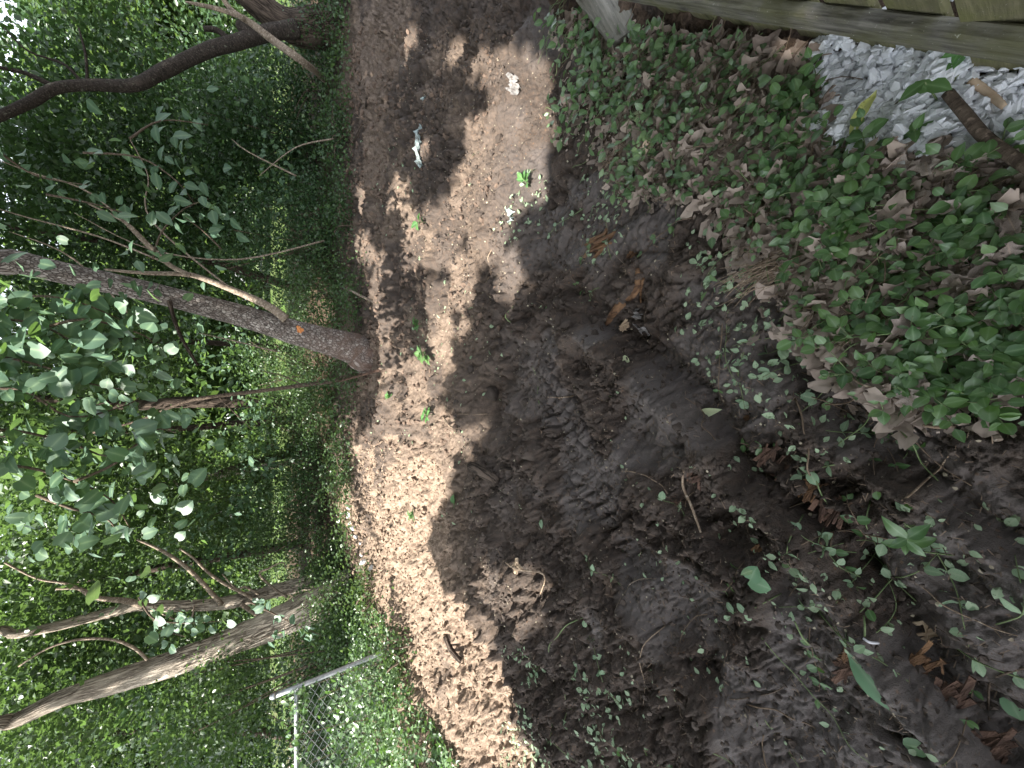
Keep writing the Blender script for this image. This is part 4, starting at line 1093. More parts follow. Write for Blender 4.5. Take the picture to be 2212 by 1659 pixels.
eu_me = [leaf_mesh('leaf', t, M_EUO) for t in (TPL_OV, TPL_RD, leaf_tpl('ovate', 4, .7, .2, .3, seed=4))]
pl_me = [leaf_mesh('leaf', t, M_PALEO) for t in (TPL_OV, TPL_RD)]
def sprig(p, label, group, nl, size, L, mes, stem_mat, lie=False, name='creeper_sprig', heading=None, r=r, up=.05):
    """a runner with opposite leaf pairs"""
    root = empty(name, p); tag(root, label, 'creeper' if name == 'creeper_sprig' else 'vine', group)
    a = heading if heading is not None else r.uniform(0, 6.28)
    pts = [np.array([0, 0, -.005])]; q = np.array([0, 0, 0.0]); c = r.uniform(-2, 2)
    for k_ in range(5):
        a += c * .12 + r.uniform(-.25, .25); q = q + np.array([math.cos(a), math.sin(a), 0]) * L / 5
        gz = HP(p[0] + q[0], p[1] + q[1]) - p[2]
        pts.append(np.array([q[0], q[1], gz + (.006 if lie else up * (k_ + 1) / 5 + .008)]))
    V, F, co = tube_np(pts, [.0019, .0018, .0016, .0014, .0012, .0008], seg=5, n=3)
    build('stem', V, F, stem_mat, root, attrs={'bco': co})
    pts = np.array(pts)
    for k_ in range(nl):
        t = (k_ // 2 + 1) / (nl // 2 + .5) * 5; i0 = min(int(t), 4); pp = pts[i0] * (1 - (t - i0)) + pts[i0 + 1] * (t - i0)
        d = pts[i0 + 1] - pts[i0]; d = d / np.linalg.norm(d); sd = np.cross([0, 0, 1], d) * (1 if k_ % 2 else -1)
        dirv = d * r.uniform(.1, .7) + sd; dirv[2] += r.uniform(-.25, .35); 
        if k_ == nl - 1: dirv = d
        dirv /= np.linalg.norm(dirv)
        nr = np.array([0, 0, 1]) + r.normal(size=3) * (.5 if lie else .3); nr -= dirv * np.dot(nr, dirv); nr /= np.linalg.norm(nr)
        R = np.stack([np.cross(dirv, nr), dirv, nr], -1)
        inst('leaf', mes[int(r.integers(len(mes)))], mtx(R, pp, size * r.uniform(.6, 1.2)), root)
    return root
# the largest sprigs, one by one
x, y = scatter(Z_COVER, 4000, r); v_, w_, d_ = dvis(x, y)
ok = (v_ > 1200) & (v_ < 2205) & (w_ > 5) & (w_ < 900) & ~(inpoly(x, y, Z_GRAVEL) & (r.random(len(x)) < .8)) & ((x - B[0]) * N3[0] + (y - B[1]) * N3[1] > .07)
# clumpy
ok &= (vn(x, y, 4, 44) + .5 * (r.random(len(x)) - .5) > .40) & ~inpoly(x, y, Z_GRAVEL)
idx = np.where(ok)[0]; pri = d_[idx] + r.random(len(idx)) * 1.0; idx = idx[np.argsort(pri)][:125]
for i in idx:
    sprig((x[i], y[i], HP(x[i], y[i])), 'sprig of green wintercreeper growing among the dead leaves by the fence', 'green creeper sprigs in the leaf litter', int(r.integers(5, 9)), .038, r.uniform(.06, .13), eu_me, M_VINE, up=.05, r=r)
# the rest as one carpet
x, y = scatter(Z_COVER, 8200, r); v_, w_, d_ = dvis(x, y)
k = (vn(x, y, 7, 44) * .6 + .4 * vn(x, y, 2.6, 46) + .75 * (r.random(len(x)) - .5) + .06 * sst(1500, 1200, v_) - .22 * sst(1500, 2000, v_) > .50) & ~inpoly(x, y, Z_GRAVEL) & ((x - B[0]) * N3[0] + (y - B[1]) * N3[1] > .03)
x = x[k]; y = y[k]; far_ = sst(.7, 1.6, y)
z = H(x, y) + .012 + r.random(len(x)) * (.04 + .05 * far_)
tag(leaves('creeper_carpet', TPL_OV, np.stack([x, y, z], -1), (.017 + .030 * r.random(len(x)) ** 1.5) * (1 + .35 * far_), M_EUO2, tilt=.6, r=r), 'carpet of small green creeper leaves between the mud and the wooden fence', 'creeper', kind='stuff')
# brown and green stems threading through it
x, y = scatter(Z_COVER, 420, r); parts = []
for i in range(len(x)):
    if (x[i] - B[0]) * N3[0] + (y[i] - B[1]) * N3[1] < .06 or inpoly(x[i:i+1], y[i:i+1], Z_GRAVEL)[0]: continue
    a = r.uniform(0, 6.28); L = r.uniform(.06, .22); Q = [np.array([x[i], y[i], HP(x[i], y[i]) + .01])]
    for k_ in range(3):
        a += r.uniform(-.5, .5); q = Q[-1] + np.array([math.cos(a), math.sin(a), 0]) * L / 3; q[2] = HP(q[0], q[1]) + r.uniform(.01, .045); Q.append(q)
    w = r.uniform(.0011, .0021); parts.append(tube_np(Q, [w] * 4, seg=4, n=3, cap=False))
tag(multi('runner_stems', parts[::2], M_BROWNSTEM), 'thin brown runner stems threading through the creeper and dead leaves', 'stems', kind='stuff')
tag(multi('green_runner_stems', parts[1::2], M_VINE), 'thin green runner stems threading through the creeper and dead leaves', 'stems', kind='stuff')
# thinning leaves out on the mud
def sc_region(pts, n, dens=None):
    P_ = wpoly(pts); return scatter(P_, n, r)
SP = [([(1100, 380), (1250, 350), (1420, 430), (1700, 640), (1760, 800), (1500, 800), (1250, 760), (1120, 600)], 620, .030),
      ([(1700, 640), (2260, 860), (2260, 1660), (1650, 1250), (1500, 800)], 300, .028),
      ([(1090, 1380), (1300, 1400), (1500, 1680), (1080, 1680)], 900, .032),
      ([(880, 640), (1000, 640), (1150, 1100), (900, 1150)], 160, .035),
      ([(1300, 800), (2212, 900), (2212, 1659), (1300, 1659)], 260, .024),
      ([(750, 300), (1100, 300), (1100, 1000), (750, 1000)], 500, .035)]
PS, SZ = [], []
for pts, n, s in SP:
    x, y = sc_region(pts, n); k = vn(x, y, 3.5, 55) > .40; x = x[k]; y = y[k]
    PS.append(np.stack([x, y, H(x, y) + .006], -1)); SZ.append(s * (.5 + .8 * r.random(len(x))))
tag(leaves('scattered_leaves', TPL_OV, np.concatenate(PS), np.concatenate(SZ), M_PALE, tilt=.35, r=r), 'torn pale green leaves scattered over the churned mud', 'fallen leaves', kind='stuff')
# torn runners lying on the mud
VN = [(1560, 690), (1610, 640), (1650, 700), (1700, 760), (1750, 720), (1800, 790), (1720, 850), (1850, 850), (1900, 760), (1960, 900), (1780, 930), (1830, 1000), (1700, 970), (1880, 1080), (1950, 1130), (1800, 1150), (1700, 1130),
      (1900, 1250), (1860, 1180), (1980, 1300), (2060, 1200), (2100, 1050), (2040, 1380), (2150, 1350), (1750, 1350), (1850, 1330), (1690, 1280), (2120, 1450), (1960, 1480), (1600, 560), (1500, 470), (1470, 540), (1440, 430), (1300, 500), (1260, 450), (1560, 440),
      (1230, 590), (1290, 620), (1320, 560), (1200, 660), (1160, 1440), (1220, 1500), (1280, 1560), (1180, 1550), (1340, 1520), (1390, 1600), (1120, 1420), (1250, 1430), (1620, 1200), (1480, 1130), (1350, 1280), (1760, 560), (1820, 640), (1900, 620)]
for i, (dx, dy) in enumerate(VN):
    p = gp(dx, dy, .003)
    sprig(tuple(p), 'torn creeper runner with a few pale leaves lying on the mud', 'torn creeper runners on the mud', int(r.integers(4, 10)), .030 + .004 * (i % 3), r.uniform(.12, .34), pl_me if i % 3 else eu_me, M_VINE if i % 3 else M_BROWNSTEM, lie=True, name='torn_vine', r=r)

# ------------------------------------------------------------------ STICKS, ROOTS, STRAW
def ground_stick(name, label, cat, pts, rad, mat, lift=None, seg=8, bump=.15, n=4, group=None):
    Q = [gp(a, b) for a, b in pts]
    for i, q in enumerate(Q):
        q.z += rad[i] * .5 + (lift[i] if lift else 0)
    V, F, co = tube_np(Q, rad, seg=seg, n=n, bump=bump)
    c = np.array(Q[0]); o = build(name, V - c, F, mat, attrs={'bco': co}); o.location = Q[0]
    tag(o, label, cat, group); return o
ground_stick('fallen_stick', 'thick grey stick at the edge of the white gravel', 'stick', [(2052, 216), (2090, 262), (2140, 320), (2240, 390)], [.011, .0115, .012, .012], M_TWIG, [.035, .04, .045, .05], seg=12, bump=.1)
ground_stick('pale_stick', 'orange pale broken stick between the gravel and the fence', 'stick', [(2098, 182), (2130, 205), (2172, 240)], [.008, .009, .006], M_PINK, [.02, .02, .02])
ground_stick('dark_stick', 'long dark stick lying in the far mud near the top left', 'stick', [(764, 310), (778, 290), (795, 250), (806, 215)], [.02, .022, .022, .015], M_DARKBARK, [.01, .02, .02, .01])
ground_stick('bent_stick', 'tan crooked stick stuck in the soil by the cherry tree', 'stick', [(782, 628), (796, 640), (805, 652), (818, 665)], [.018, .016, .016, .01], M_DEAD, [.12, .10, .05, .0])
ground_stick('reddish_stake', 'straight reddish stick leaning just below the cherry tree foot', 'stick', [(832, 798), (805, 808), (770, 824)], [.018, .018, .018], M_ROTDK, [0, .08, .22])
ground_stick('rotten_stick', 'rotten orange brown stick lying aslant on the mud', 'stick', [(1378, 580), (1362, 620), (1335, 665), (1312, 700)], [.008, .017, .018, .012], M_ROT, seg=10, bump=.4)
ground_stick('rotten_stick', 'short orange splinter beside the rotten stick', 'splinter', [(1384, 600), (1382, 630), (1380, 655)], [.006, .006, .003], M_ROT, bump=.4)
ground_stick('mud_stick', 'mud covered stick below the deep hollow', 'stick', [(1090, 1010), (1115, 1018), (1142, 1030)], [.012, .012, .010], M_DARKBARK, [.01, .012, .01])
ground_stick('mud_slab', 'broad mud covered bark slab by the hollow', 'bark', [(1045, 1003), (1062, 1020), (1080, 1042)], [.03, .04, .03], M_DARKBARK, [.01, .02, .01], bump=.3)
ground_stick('pale_twig', 'short pale twig standing out on the sunny soil mound', 'twig', [(958, 900), (972, 908), (985, 920), (995, 925)], [.008, .008, .008, .006], M_ROOT, [.01, .05, .05, .02])
ground_stick('thin_twig', 'thin pale twig across the mud with a bend', 'twig', [(1480, 1015), (1482, 1050), (1500, 1090), (1520, 1160)], [.004, .005, .005, .004], M_ROOT, [.01, .02, .02, .005])
ground_stick('thin_twig', 'grey twig slanting on the leaf litter at the lower right', 'twig', [(2110, 870), (2130, 905), (2158, 950)], [.005, .006, .007], M_DEAD, [.01, .02, .01])
ground_stick('thin_twig', 'pale snapped twig near the brown leaves', 'twig', [(1995, 918), (2030, 921), (2065, 920)], [.004, .005, .003], M_ROOT, [.01, .02, .01])
ground_stick('root_piece', 'pale forked root lying in the lower sun patch', 'root', [(1090, 1210), (1125, 1225), (1150, 1250), (1150, 1290)], [.005, .006, .006, .003], M_ROOT, [.02, .03, .03, .02])
ground_stick('wood_strip', 'weathered board scrap pressed into sunny soil at the bottom', 'wood scrap', [(970, 1370), (985, 1400), (1002, 1425)], [.02, .025, .02], M_DARKBARK, [.01, .02, .02])
ground_stick('green_stem', 'green stripped stem on the near mud left of the big single leaf', 'stem', [(1725, 1335), (1740, 1370), (1755, 1400)], [.0022, .003, .003], M_VINE, [.03, .015, .0])
ground_stick('green_stem', 'short straight green stem touching the big single leaf', 'stem', [(1862, 1335), (1866, 1370), (1862, 1440)], [.002, .0025, .002], M_VINE, [.02, .02, 0])
ground_stick('white_twig', 'short white peeled twig just above the big single leaf', 'twig', [(1862, 1382), (1880, 1385), (1900, 1386)], [.003, .0035, .003], M_LIME, [.01, .012, .01])
# long wiry runners and roots over the mud
r = np.random.default_rng(121)
WR = []
for i in range(80):
    dx = r.uniform(780, 2200); dy = r.uniform(150, 1650)
    if dx > 1500 and dy < 600 and r.random() < .6: continue
    p = gp(dx, dy); a = r.uniform(0, 6.28); L = r.uniform(.08, .4) * (1 + .25 * max(0, p.y - 1)); c = r.uniform(-1, 1) * 3; Q = [np.array(p)]
    for k_ in range(6):
        a += c * .12 + r.uniform(-.25, .25); q = Q[-1] + np.array([math.cos(a), math.sin(a), 0]) * L / 6; q[2] = HP(q[0], q[1]) + .004 + (.02 * r.random() if r.random() < .4 else 0); Q.append(q)
    w = r.uniform(.0012, .0028) * (1 + .35 * max(0, p.y - 1))
    V, F, co = tube_np(Q, [w * 1.2, w, w, w, w * .9, w * .8, w * .5], seg=5, n=3)
    mt = [M_VINE, M_BROWNSTEM, M_ROOT, M_TWIG, M_DEAD][int(r.integers(5))]
    o = build('wiry_root', V - Q[0], F, mt, attrs={'bco': co}); o.location = Q[0]
    tag(o, 'thin wiry root or runner curling over the churned ground', 'root', 'wiry roots and runners on the mud')
# straw, chips and root hair
def chips(name, label, poly, n, s, mat, thick, tilt, seedn, nf=3):
    x, y = scatter(poly, n, r); k = vn(x, y, nf, seedn) > thick; x = x[k]; y = y[k]
    sz = s * (.4 + r.random(len(x))) * (1 + .15 * np.maximum(0, y - 2))
    tag(leaves(name, TPL_CHIP, np.stack([x, y, H(x, y) + .004], -1), sz, mat, tilt=tilt, r=r), label, 'straw', kind='stuff')
chips('straw_chips', 'pale straw and leaf chips strewn over the sunlit soil', Z_DRY, 13000, .019, M_STRAW, .25, .45, 5)
chips('root_hairs', 'fine pale root hairs and bits in the churned mud', wpoly([(760, 100), (1180, 0), (1250, 380), (1700, 700), (1500, 1659), (1000, 1659), (760, 1000)]), 12000, .024, M_STRAWDK, .35, .5, 7)
chips('mud_bits', 'small wood bits and rootlets in the near mud', wpoly([(1200, 400), (1500, 520), (2212, 900), (2212, 1700), (1200, 1700)]), 9000, .016, M_STRAWDK, .3, .5, 8, 6)
x, y = scatter(wpoly([(850, 60), (1180, 60), (1400, 500), (2212, 950), (2212, 1659), (1100, 1659), (900, 900)]), 3600, r)
tag(leaves('pale_flecks', TPL_FRAG, np.stack([x, y, H(x, y) + .003], -1), (.004 + .010 * r.random(len(x)) ** 2) * (1 + .2 * np.maximum(0, y - 1)), M_FLECK, tilt=.4, r=r), 'pale flecks of wood and torn leaf trodden into the mud', 'flecks', kind='stuff')
# tufts of dry straw
def tuft(label, dx, dy, n, L, mat, spread=1.0, heading=None, name='straw_tuft'):
    p = np.array(gp(dx, dy, .005)); parts = []
    for i in range(n):
        a = (heading + r.normal() * .3) if heading is not None else r.uniform(0, 6.28); l = L * r.uniform(.5, 1.2)
        o_ = p + np.array([r.normal() * .03 * spread, r.normal() * .03 * spread, 0]); e = o_ + [math.cos(a) * l, math.sin(a) * l, r.uniform(0, .3) * l]
        md = (o_ + e) / 2 + [0, 0, .2 * l * r.random()]
        parts.append(tube_np([o_, md, e], [.0013, .0011, .0006], seg=4, n=3))
    V = multi(name, parts, mat); tag(V, label, 'straw'); return V
tuft('bundle of dry yellow straw at the bottom edge of the green creeper', 1700, 575, 60, .16, M_ROOT, 1.2, heading=1.9)
tuft('tuft of dry pale grass stems in the middle of the creeper edge', 1325, 345, 40, .10, M_ROOT, 1.0)
tuft('dry straw scraps by the brown leaves at the far right', 1860, 700, 45, .10, M_ROOT, 1.0)
tuft('tangle of fine roots beside the long rut', 1500, 1000, 40, .05, M_TWIG, .6, name='root_tangle')
tuft('tangle of fine roots by the hollow near the middle', 1130, 1085, 45, .09, M_TWIG, .8, name='root_tangle')
tuft('reddish root tangle at the rim of the deep rut', 1440, 1090, 30, .05, M_ROTDK, .7, name='root_tangle')

# ------------------------------------------------------------------ CLODS AND ROTTEN WOOD
def lump_np(r, f=(1, .8, .6), sub=2, amp=.45):
    import bmesh
    bm = bmesh.new(); bmesh.ops.create_icosphere(bm, subdivisions=sub, radius=1)
    V = np.array([v.co[:] for v in bm.verts]); F = np.array([[v.index for v in f_.verts] for f_ in bm.faces]); bm.free()
    s1, s2 = r.uniform(0, 50, 2)
    n = vn(V[:, 0] + s1, V[:, 1] + V[:, 2] * 1.3, 1.6, 2) + .6 * vn(V[:, 0] * 1.2 + V[:, 2], V[:, 1] + s2, 3.6, 3)
    return V * (1 + amp * (n - .8))[:, None] * np.array(f), F
r = np.random.default_rng(131)
clods = [lump_np(r, sub=3) for _ in range(6)]; clod_me = [build('mud_clod', V, [F], M_CLOD, smooth=True, link=False) for V, F in clods]
CL = [(990, 815, .07), (1015, 800, .06), (1030, 850, .09), (1045, 875, .06), (1005, 870, .05), (1052, 790, .06), (1075, 810, .05), (1040, 925, .05), (1090, 1100, .05), (1120, 1110, .06), (1150, 1180, .05), (1200, 1150, .04), (1180, 1200, .05), (1460, 920, .028), (1480, 945, .03), (1450, 880, .022),
      (1500, 985, .028), (1530, 1000, .02), (1220, 700, .04), (1260, 720, .035), (1280, 690, .03), (1350, 790, .025), (1330, 740, .03), (870, 470, .06), (905, 420, .07), (930, 400, .06), (890, 380, .05), (1000, 330, .05), (1080, 300, .05), (1150, 1350, .06), (1000, 1420, .05), (960, 1380, .06), (1330, 1250, .035), (1390, 1180, .03),
      (1600, 1180, .02), (1570, 1300, .03), (1680, 1350, .02), (1420, 760, .02), (1240, 1250, .045), (1290, 1330, .04), (1450, 1480, .03), (1560, 1560, .03), (1700, 1560, .025), (1100, 950, .04), (1120, 870, .04)]
for i, (dx, dy, s) in enumerate(CL):
    p = gp(dx, dy, -s * .15); o = inst('mud_clod', clod_me[i % 6], Matrix.Translation(p) @ Euler((r.uniform(-.4, .4), r.uniform(-.4, .4), r.uniform(0, 6.28))).to_matrix().to_4x4() @ Matrix.Scale(s * .75, 4))
    tag(o, 'dark clod of churned mud half sunk in the ground', 'mud clod', 'mud clods in the clearing')
small = [lump_np(r, sub=1, amp=.9) for _ in range(6)]
def crumbs(name, label, poly, n, s, mat, thr):
    x, y = scatter(poly, n, r); k = vn(x, y, 2.4, 21) * .6 + .4 * vn(x, y, 9, 3) > thr; x = x[k]; y = y[k]; z = H(x, y); VV, FF, nn = [], [], 0
    for i in range(len(x)):
        V, F = small[i % 6]; ss = s * (.35 + r.random() ** 2 * 1.3) * (1 + .18 * max(0, y[i] - 1)); R = frames(1, 1.0, (0, 0, 1), r)[0]
        VV.append((V * ss) @ R.T + [x[i], y[i], z[i] + ss * .2]); FF.append(F + nn); nn += len(V)
    tag(build(name, np.concatenate(VV), [np.concatenate(FF)], mat, smooth=False), label, 'soil', kind='stuff')
crumbs('mud_crumbs', 'small crumbs of dark mud strewn over the ground', wpoly([(900, 0), (1180, 0), (1250, 380), (1750, 760), (2212, 960), (2212, 1700), (1150, 1700), (1000, 900)]), 9000, .0095, M_CLOD, .44)
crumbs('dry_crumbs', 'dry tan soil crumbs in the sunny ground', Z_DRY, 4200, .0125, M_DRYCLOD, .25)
crumbs('soil_crumbs', 'tan soil crumbs over the far half of the clearing', wpoly([(745, 60), (1150, 60), (1100, 700), (1000, 1000), (750, 950)]), 4200, .014, M_SOILCL, .40)

rot_me = [lump_np(r, f=(.5, 1, .3), sub=3, amp=.8) for _ in range(4)]
for i, (dx, dy, s, a, lab, mt) in enumerate([
    (1300, 528, .085, 0.0, 'crumbling orange brown wood chunk in the middle of the mud', M_ROT), (1365, 545, .035, .2, 'small orange wood flake beside a dark clod', M_ROT),
    (1500, 1020, .05, .7, 'rotten wood lump at the ridge between the ruts', M_ROTDK), (1700, 1010, .05, .9, 'reddish rotten wood block under the creeper runners', M_ROTDK),
    (1660, 985, .045, .9, 'brown rotten wood piece above the reddish block', M_ROTDK), (1740, 1060, .04, .8, 'orange crumbly wood touching the reddish block', M_ROT), (1800, 1100, .05, .9, 'dark rotten wood strip left of the young pointed plant', M_ROTDK),
    (1640, 1190, .03, .9, 'thin orange splinter of rotten wood on the mud', M_ROT), (1840, 1440, .06, .9, 'fibrous brown wood slab under the big single leaf', M_ROTDK), (1835, 1415, .035, .9, 'orange split end of the fibrous slab', M_ROT),
    (1990, 1430, .045, .8, 'pinkish wood splinters right of the big single leaf', M_ROT), (2020, 1370, .04, .8, 'pale grey wood chip right of the big single leaf', M_PINK), (2140, 1600, .05, .8, 'brown rotten wood in the bottom right corner', M_ROTDK), (2050, 1500, .05, .8, 'dark brown wood slab by the narrow hole', M_ROTDK),
    (1480, 895, .02, .3, 'small orange wood flake on the rut ridge', M_ROT), (1610, 900, .02, .5, 'little tan wood flake right of the pale leaf', M_ROT), (1120, 1225, .05, .5, 'pale split wood in the lower sun patch', M_PINK), (1360, 705, .03, .3, 'cream coloured splintered wood at the end of the rotten stick', M_PINK)]):
    VV, FF, F8, nn = [], [], [], 0
    for q in range(16):
        ln = s * 2 * r.uniform(.35, .9); w_ = s * r.uniform(.10, .28); hh = s * r.uniform(.08, .2); an = r.normal() * .3
        c_ = np.array([r.normal() * s * .28, r.normal() * s * .3, r.uniform(0, s * .25)])
        V8, (Fa, Fb) = box_np(c_, [-math.sin(an) * ln, math.cos(an) * ln, r.normal() * .06 * ln], [w_, 0, r.normal() * .3 * w_], [0, 0, hh], sub=(4, 1, 1), wob=.22, r=r, bev=.0008)
        VV.append(V8); FF.append(Fa + nn); F8.append(Fb + nn); nn += len(V8)
    o = build('rotten_wood', np.concatenate(VV), [np.concatenate(FF), np.concatenate(F8)], mt, smooth=False)
    p = gp(dx, dy, -s * .10); o.location = p; o.rotation_euler = (r.uniform(-.1, .1), r.uniform(-.1, .1), a + .2)
    tag(o, lab, 'rotten wood')

# crumpled film and paper
def crumple(name, label, dx, dy, L, W, mat, heading, amp=.25, seed=0, cat='litter'):
    rr = np.random.default_rng(seed); n, m_ = 12, 6
    u = np.linspace(0, 1, n)[:, None] + 0 * np.linspace(0, 1, m_)[None]; v = 0 * np.linspace(0, 1, n)[:, None] + np.linspace(-.5, .5, m_)[None]
    ww = (.4 + .9 * rr.random(n))[:, None]
    X = u * L + rr.normal(size=u.shape) * L * .03; Y_ = v * W * ww + rr.normal(size=u.shape) * W * .12; Z = np.abs(rr.normal(size=u.shape)) * amp * W + .01
    c, s = math.cos(heading), math.sin(heading); p = gp(dx, dy)
    V = np.stack([X * c - Y_ * s, X * s + Y_ * c, Z], -1).reshape(-1, 3)
    z0 = H(V[:, 0] + p.x, V[:, 1] + p.y, True) - p.z; V[:, 2] += z0 + .004
    i = np.arange(n - 1)[:, None] * m_; j = np.arange(m_ - 1)[None]; F = np.stack([i + j, i + j + 1, i + j + m_ + 1, i + j + m_], -1).reshape(-1, 4)
    o = build(name, V, F, mat, smooth=False); o.location = p; tag(o, label, cat); return o
crumple('plastic_strip', 'long torn strip of pale blue plastic on the far mud', 915, 360, .42, .08, M_CYANP, .1, seed=1)
crumple('plastic_scrap', 'tiny pale blue plastic scrap above the long strip', 918, 222, .08, .03, M_CYANP, .3, seed=2)
crumple('paper_scrap', 'crumpled white paper in the sunny patch near the top', 1102, 200, .10, .055, M_PLASTIC, -.2, seed=3)
crumple('plastic_bag', 'muddy torn clear plastic film beside the rotten stick', 1405, 718, .07, .035, M_PLASTIC, 1.2, seed=5, amp=.3)
crumple('plastic_bag', 'muddy scrap of clear film just above the torn plastic', 1385, 690, .045, .03, M_PLASTIC, .2, seed=6, amp=.3)
crumple('plastic_scrap', 'pale blue scrap on dark mud between the sun patches', 1110, 480, .08, .04, M_CYANP, .2, seed=7)

# ------------------------------------------------------------------ SINGLE LEAVES AND SEEDLINGS
def one_leaf(name, label, dx, dy, s, heading, tpl, mat, up=.015, tilt=(0, 0), cat='leaf'):
    p = gp(dx, dy, up); V, T3, T4, rib = tpl
    o = build(name, V * s - np.array([0, s / 2, 0]), [f for f in (T3, T4) if len(f)], mat, attrs={'rib': rib, 'lr': np.full(len(V), .5)})
    o.location = p; o.rotation_euler = (tilt[0], tilt[1], heading); tag(o, label, cat); return o
BIG = leaf_tpl('lance', 10, .37, .10, .3)
M_BIGLEAF = leaf_mat('dull_green_leaf', (.10, .20, .11), (.12, .22, .12), .5, .3, .25, (.16, .3, .08), rib=(.25, .36, .22), objrand=True)
M_FRESH = leaf_mat('fresh_green_leaf', (.045, .12, .040), (.08, .18, .055), .35, .5, .3, (.16, .38, .06), rib=(.22, .36, .16), objrand=True)
one_leaf('big_leaf', 'big single green lance shaped leaf lying on the near mud', 1895, 1478, .172, math.radians(135), BIG, M_BIGLEAF, .02)
one_leaf('pale_leaf', 'cream green folded leaf lying alone on the open mud', 1533, 891, .10, math.radians(197), leaf_tpl('lance', 5, .36, .4, .3), M_CREAM, .015)
one_leaf('yellow_leaf', 'long yellow green leaf drooping over the white gravel', 1868, 262, .125, math.radians(57), leaf_tpl('lance', 6, .26, .45, .6), M_YEL, .04)
one_leaf('yellow_leaf', 'pale yellow leaf under the green creeper', 1385, 255, .10, math.radians(140), leaf_tpl('lance', 5, .45, .1, .2), M_CREAM, .02)
one_leaf('yellow_leaf', 'little folded cream leaf left of the gravel', 1605, 236, .07, math.radians(20), leaf_tpl('lance', 5, .3, .4, .2), M_CREAM, .03)
one_leaf('dead_leaf', 'large curled grey leaf at the right edge in the litter', 2103, 515, .10, math.radians(100), dead_tpl(3, 8, .5, .1, .08), M_DEADLEAF, .02)
one_leaf('dead_leaf', 'light pinkish leaf in the sun at the creeper edge', 1272, 168, .09, math.radians(10), dead_tpl(2), M_DEADLEAF, .04)
one_leaf('fallen_leaf', 'lone round green leaf in the muddy track', 1180, 1130, .06, math.radians(80), TPL_OV, M_PALEO, .01)
one_leaf('fallen_leaf', 'round pale leaf above the tyre marks', 1342, 776, .045, math.radians(150), TPL_RD, M_CREAM, .01)
one_leaf('fallen_leaf', 'light green leaf at the edge of the shade, bottom centre', 975, 1085, .13, math.radians(80), TPL_OV, M_FRESH, .015)
one_leaf('fallen_leaf', 'green curled leaf at the bottom beside the narrow hole', 1978, 1608, .055, math.radians(30), TPL_RD, M_FRESH, .015)
one_leaf('fallen_leaf', 'blue green leaf at the right edge near the bottom corner', 2192, 1525, .055, math.radians(110), TPL_RD, M_BIGLEAF, .015)
def seedling(label, dx, dy, leaves_, hgt, lean, name='seedling', mat=M_FRESH, tpl=TPL_OV):
    p = gp(dx, dy); root = empty(name, p); tag(root, label, 'seedling')
    top = np.array([lean[0], lean[1], hgt]); V, F, co = tube_np([(0, 0, 0), top * .5 + [0, 0, .01], top], [.0025, .002, .0016], seg=6, n=4)
    build('stem', V, F, M_VINE, root, attrs={'bco': co}); me = leaf_mesh('leaf', tpl, mat)
    for t, az, s, dz in leaves_:
        d = np.array([math.cos(az), math.sin(az), dz]); d /= np.linalg.norm(d); nr = np.array([0, 0, 1.0]) - d * d[2]; nr /= np.linalg.norm(nr); R = np.stack([np.cross(d, nr), d, nr], -1)
        inst('leaf', me, mtx(R, top * t, s), root)
seedling('young plant with pointed dark green leaves rising from the near mud', 1955, 1180, [(1, -.7, .062, .1), (1, 0.7, .070, .6), (1, 2.3, .045, .8), (.75, 3.9, .050, -.2), (.4, 1.9, .055, .0), (.35, 5.2, .065, -.1), (.6, 3.1, .035, .2)], .10, (.05, -.02), tpl=leaf_tpl('ovate', 5, .46, .22, .35), mat=M_EUO)
seedling('small sprout with two toothed heart leaves on the near mud', 1665, 1255, [(1, -.4, .055, .1), (1, -1.7, .06, 0)], .07, (.05, -.0), mat=M_BIGLEAF, tpl=TPL_HEART)
for i, (dx, dy, n, s, lab) in enumerate([(922, 770, 14, .10, 'bright green weed in the full sun right of the cherry tree'), (915, 705, 14, .08, 'tangled weed clump with yellow green leaves'), (940, 895, 10, .08, 'small green weed in the middle of the sunny soil'), (800, 775, 16, .09, 'leafy weed at the foot of the cherry tree'),
        (1135, 395, 8, .06, 'bright weed in a small sun patch above the middle'), (920, 480, 8, .09, 'light green sprout in the far sun patch'), (900, 1110, 9, .07, 'pale sprout in the sunny soil low in the photo'), (835, 855, 10, .07, 'small weed at the far edge of the sunny soil'), (1700, 255, 8, .03, 'fresh seedling left of the gravel'), (1800, 370, 9, .032, 'bright green sprout between gravel and dead leaves'), (1665, 375, 6, .045, 'lobed bright green weed in the leaf litter'), (2080, 130, 10, .035, 'green sprout against the picket fence'), (1985, 300, 8, .035, 'sprout with glossy leaves in the gravel')]):
    seedling(lab, dx, dy, [(r.uniform(.3, 1), r.uniform(0, 6.28), s * r.uniform(.6, 1.1), r.uniform(-.1, .8)) for _ in range(n)], s * 1.2, (r.uniform(-.03, .03), r.uniform(-.02, .02)), name='weed', mat=M_FRESH if i % 3 else M_EUO)
seedling('broad leaved seedling leaning over the gravel by the fence', 2030, 225, [(1, 2.0, .05, .1), (.9, 4.0, .055, 0), (.6, .6, .05, .1)], .12, (.01, .01), mat=M_EUO, tpl=TPL_OV)

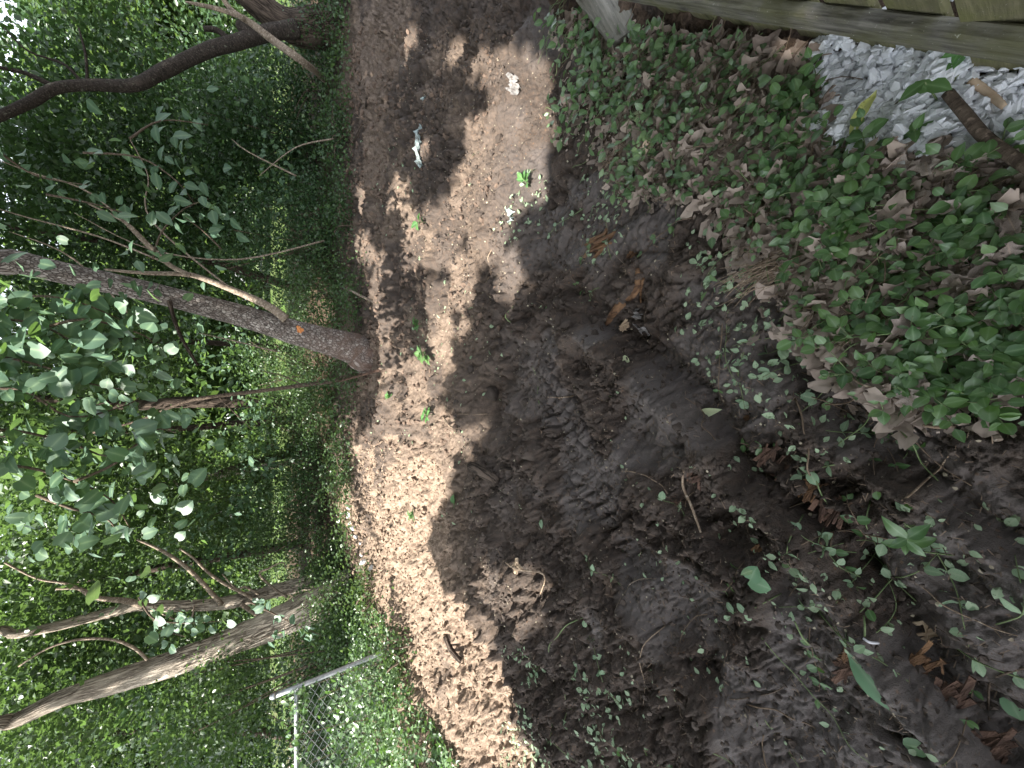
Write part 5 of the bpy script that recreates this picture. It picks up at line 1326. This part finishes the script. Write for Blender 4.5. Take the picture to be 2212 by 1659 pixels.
# ------------------------------------------------------------------ where each look-alike lies
MARKS = [((2140, 310), 'the thick grey stick'), ((1868, 262), 'the yellow leaf on the gravel'), ((1385, 255), 'the cream leaf under the creeper'), ((1605, 236), 'the little folded cream leaf'), ((1330, 60), 'the loose plank'), ((2103, 515), 'the large curled grey leaf'), ((1665, 375), 'the lobed green weed'), ((1272, 168), 'the sunlit pinkish leaf'), ((1860, 700), 'the straw scraps'), ((1325, 345), 'the dry grass tuft'),
         ((1345, 640), 'the rotten stick'), ((1300, 528), 'the crumbling orange wood chunk'), ((1533, 891), 'the cream folded leaf'), ((1895, 1478), 'the big single leaf'), ((790, 790), 'the cherry tree foot'),
         ((1055, 850), 'the deep hollow'), ((1230, 960), 'the tyre marks'), ((1950, 230), 'the white gravel'), ((1965, 1150), 'the young pointed plant'), ((1665, 1255), 'the two leaved heart sprout'), ((915, 330), 'the long blue plastic strip'),
         ((785, 1160), 'the limestone row'), ((1000, 1378), 'the sunny hollow at the bottom'), ((1500, 1050), 'the bent pale twig'), ((1700, 575), 'the straw bundle'), ((1120, 1240), 'the pale forked root'), ((1270, 1480), 'the weedy mud at the bottom'), ((1978, 1608), 'the narrow hole'), ((2040, 920), 'the pale snapped twig')]
ORD = ['nearest to it', 'second nearest', 'third nearest', 'fourth nearest', 'fifth nearest', 'sixth nearest', 'seventh nearest', 'eighth nearest', 'ninth nearest', 'tenth nearest', 'eleventh nearest', 'twelfth nearest', 'thirteenth nearest', 'fourteenth nearest', 'fifteenth nearest', 'sixteenth nearest', 'seventeenth nearest', 'eighteenth nearest', 'nineteenth nearest', 'twentieth nearest', 'twenty-first nearest', 'twenty-second nearest']
def name_by_place(kind, phrase):
    g = {}
    for o in bpy.data.objects:
        if o.parent is None and o.name.split('.')[0] == kind:
            v, w, d = dvis(np.array([o.location.x]), np.array([o.location.y]), o.location.z); v = float(v[0]); w = float(w[0])
            (mx_, my_), nm = min(MARKS, key=lambda q: math.hypot(q[0][0] - v, q[0][1] - w))
            dx, dy = v - mx_, w - my_
            side = ('right of' if dx > 0 else 'left of') if abs(dx) > abs(dy) else ('below' if dy > 0 else 'above')
            g.setdefault((side, nm), []).append((math.hypot(dx, dy), o))
    for (side, nm), L in g.items():
        L.sort(key=lambda q: q[0])
        for i, (_, o) in enumerate(L):
            o['label'] = phrase + ' ' + side + ' ' + nm + ((', ' + ORD[min(i, 21)]) if len(L) > 1 else '')
name_by_place('creeper_sprig', 'green creeper sprig')
name_by_place('mud_clod', 'dark mud clod')
name_by_place('torn_vine', 'torn creeper runner')
name_by_place('wiry_root', 'thin wiry root')
tw_ = sorted([o for o in bpy.data.objects if o.name.startswith('whippy_twig')], key=lambda o: sum(v.co.x for v in o.data.vertices) / len(o.data.vertices), reverse=True)
for i, o in enumerate(tw_): o['label'] = 'bare whippy twig in the shaded leaves, ' + ['topmost', 'second from the top', 'third from the top', 'fourth from the top', 'fourth from the bottom', 'third from the bottom', 'second from the bottom', 'lowest'][i] + ' of eight'
lm = [o for o in bpy.data.objects if o.name.startswith('limestone_lump')]
lm.sort(key=lambda o: -o.location.x)
for i, o in enumerate(lm): o['label'] = 'white limestone lump, ' + ['topmost', 'second from the top', 'third from the top', 'fourth from the top', 'middle one', 'fourth from the bottom', 'third from the bottom', 'second from the bottom', 'lowest'][i] + ' in the sunny row before the shrubs'
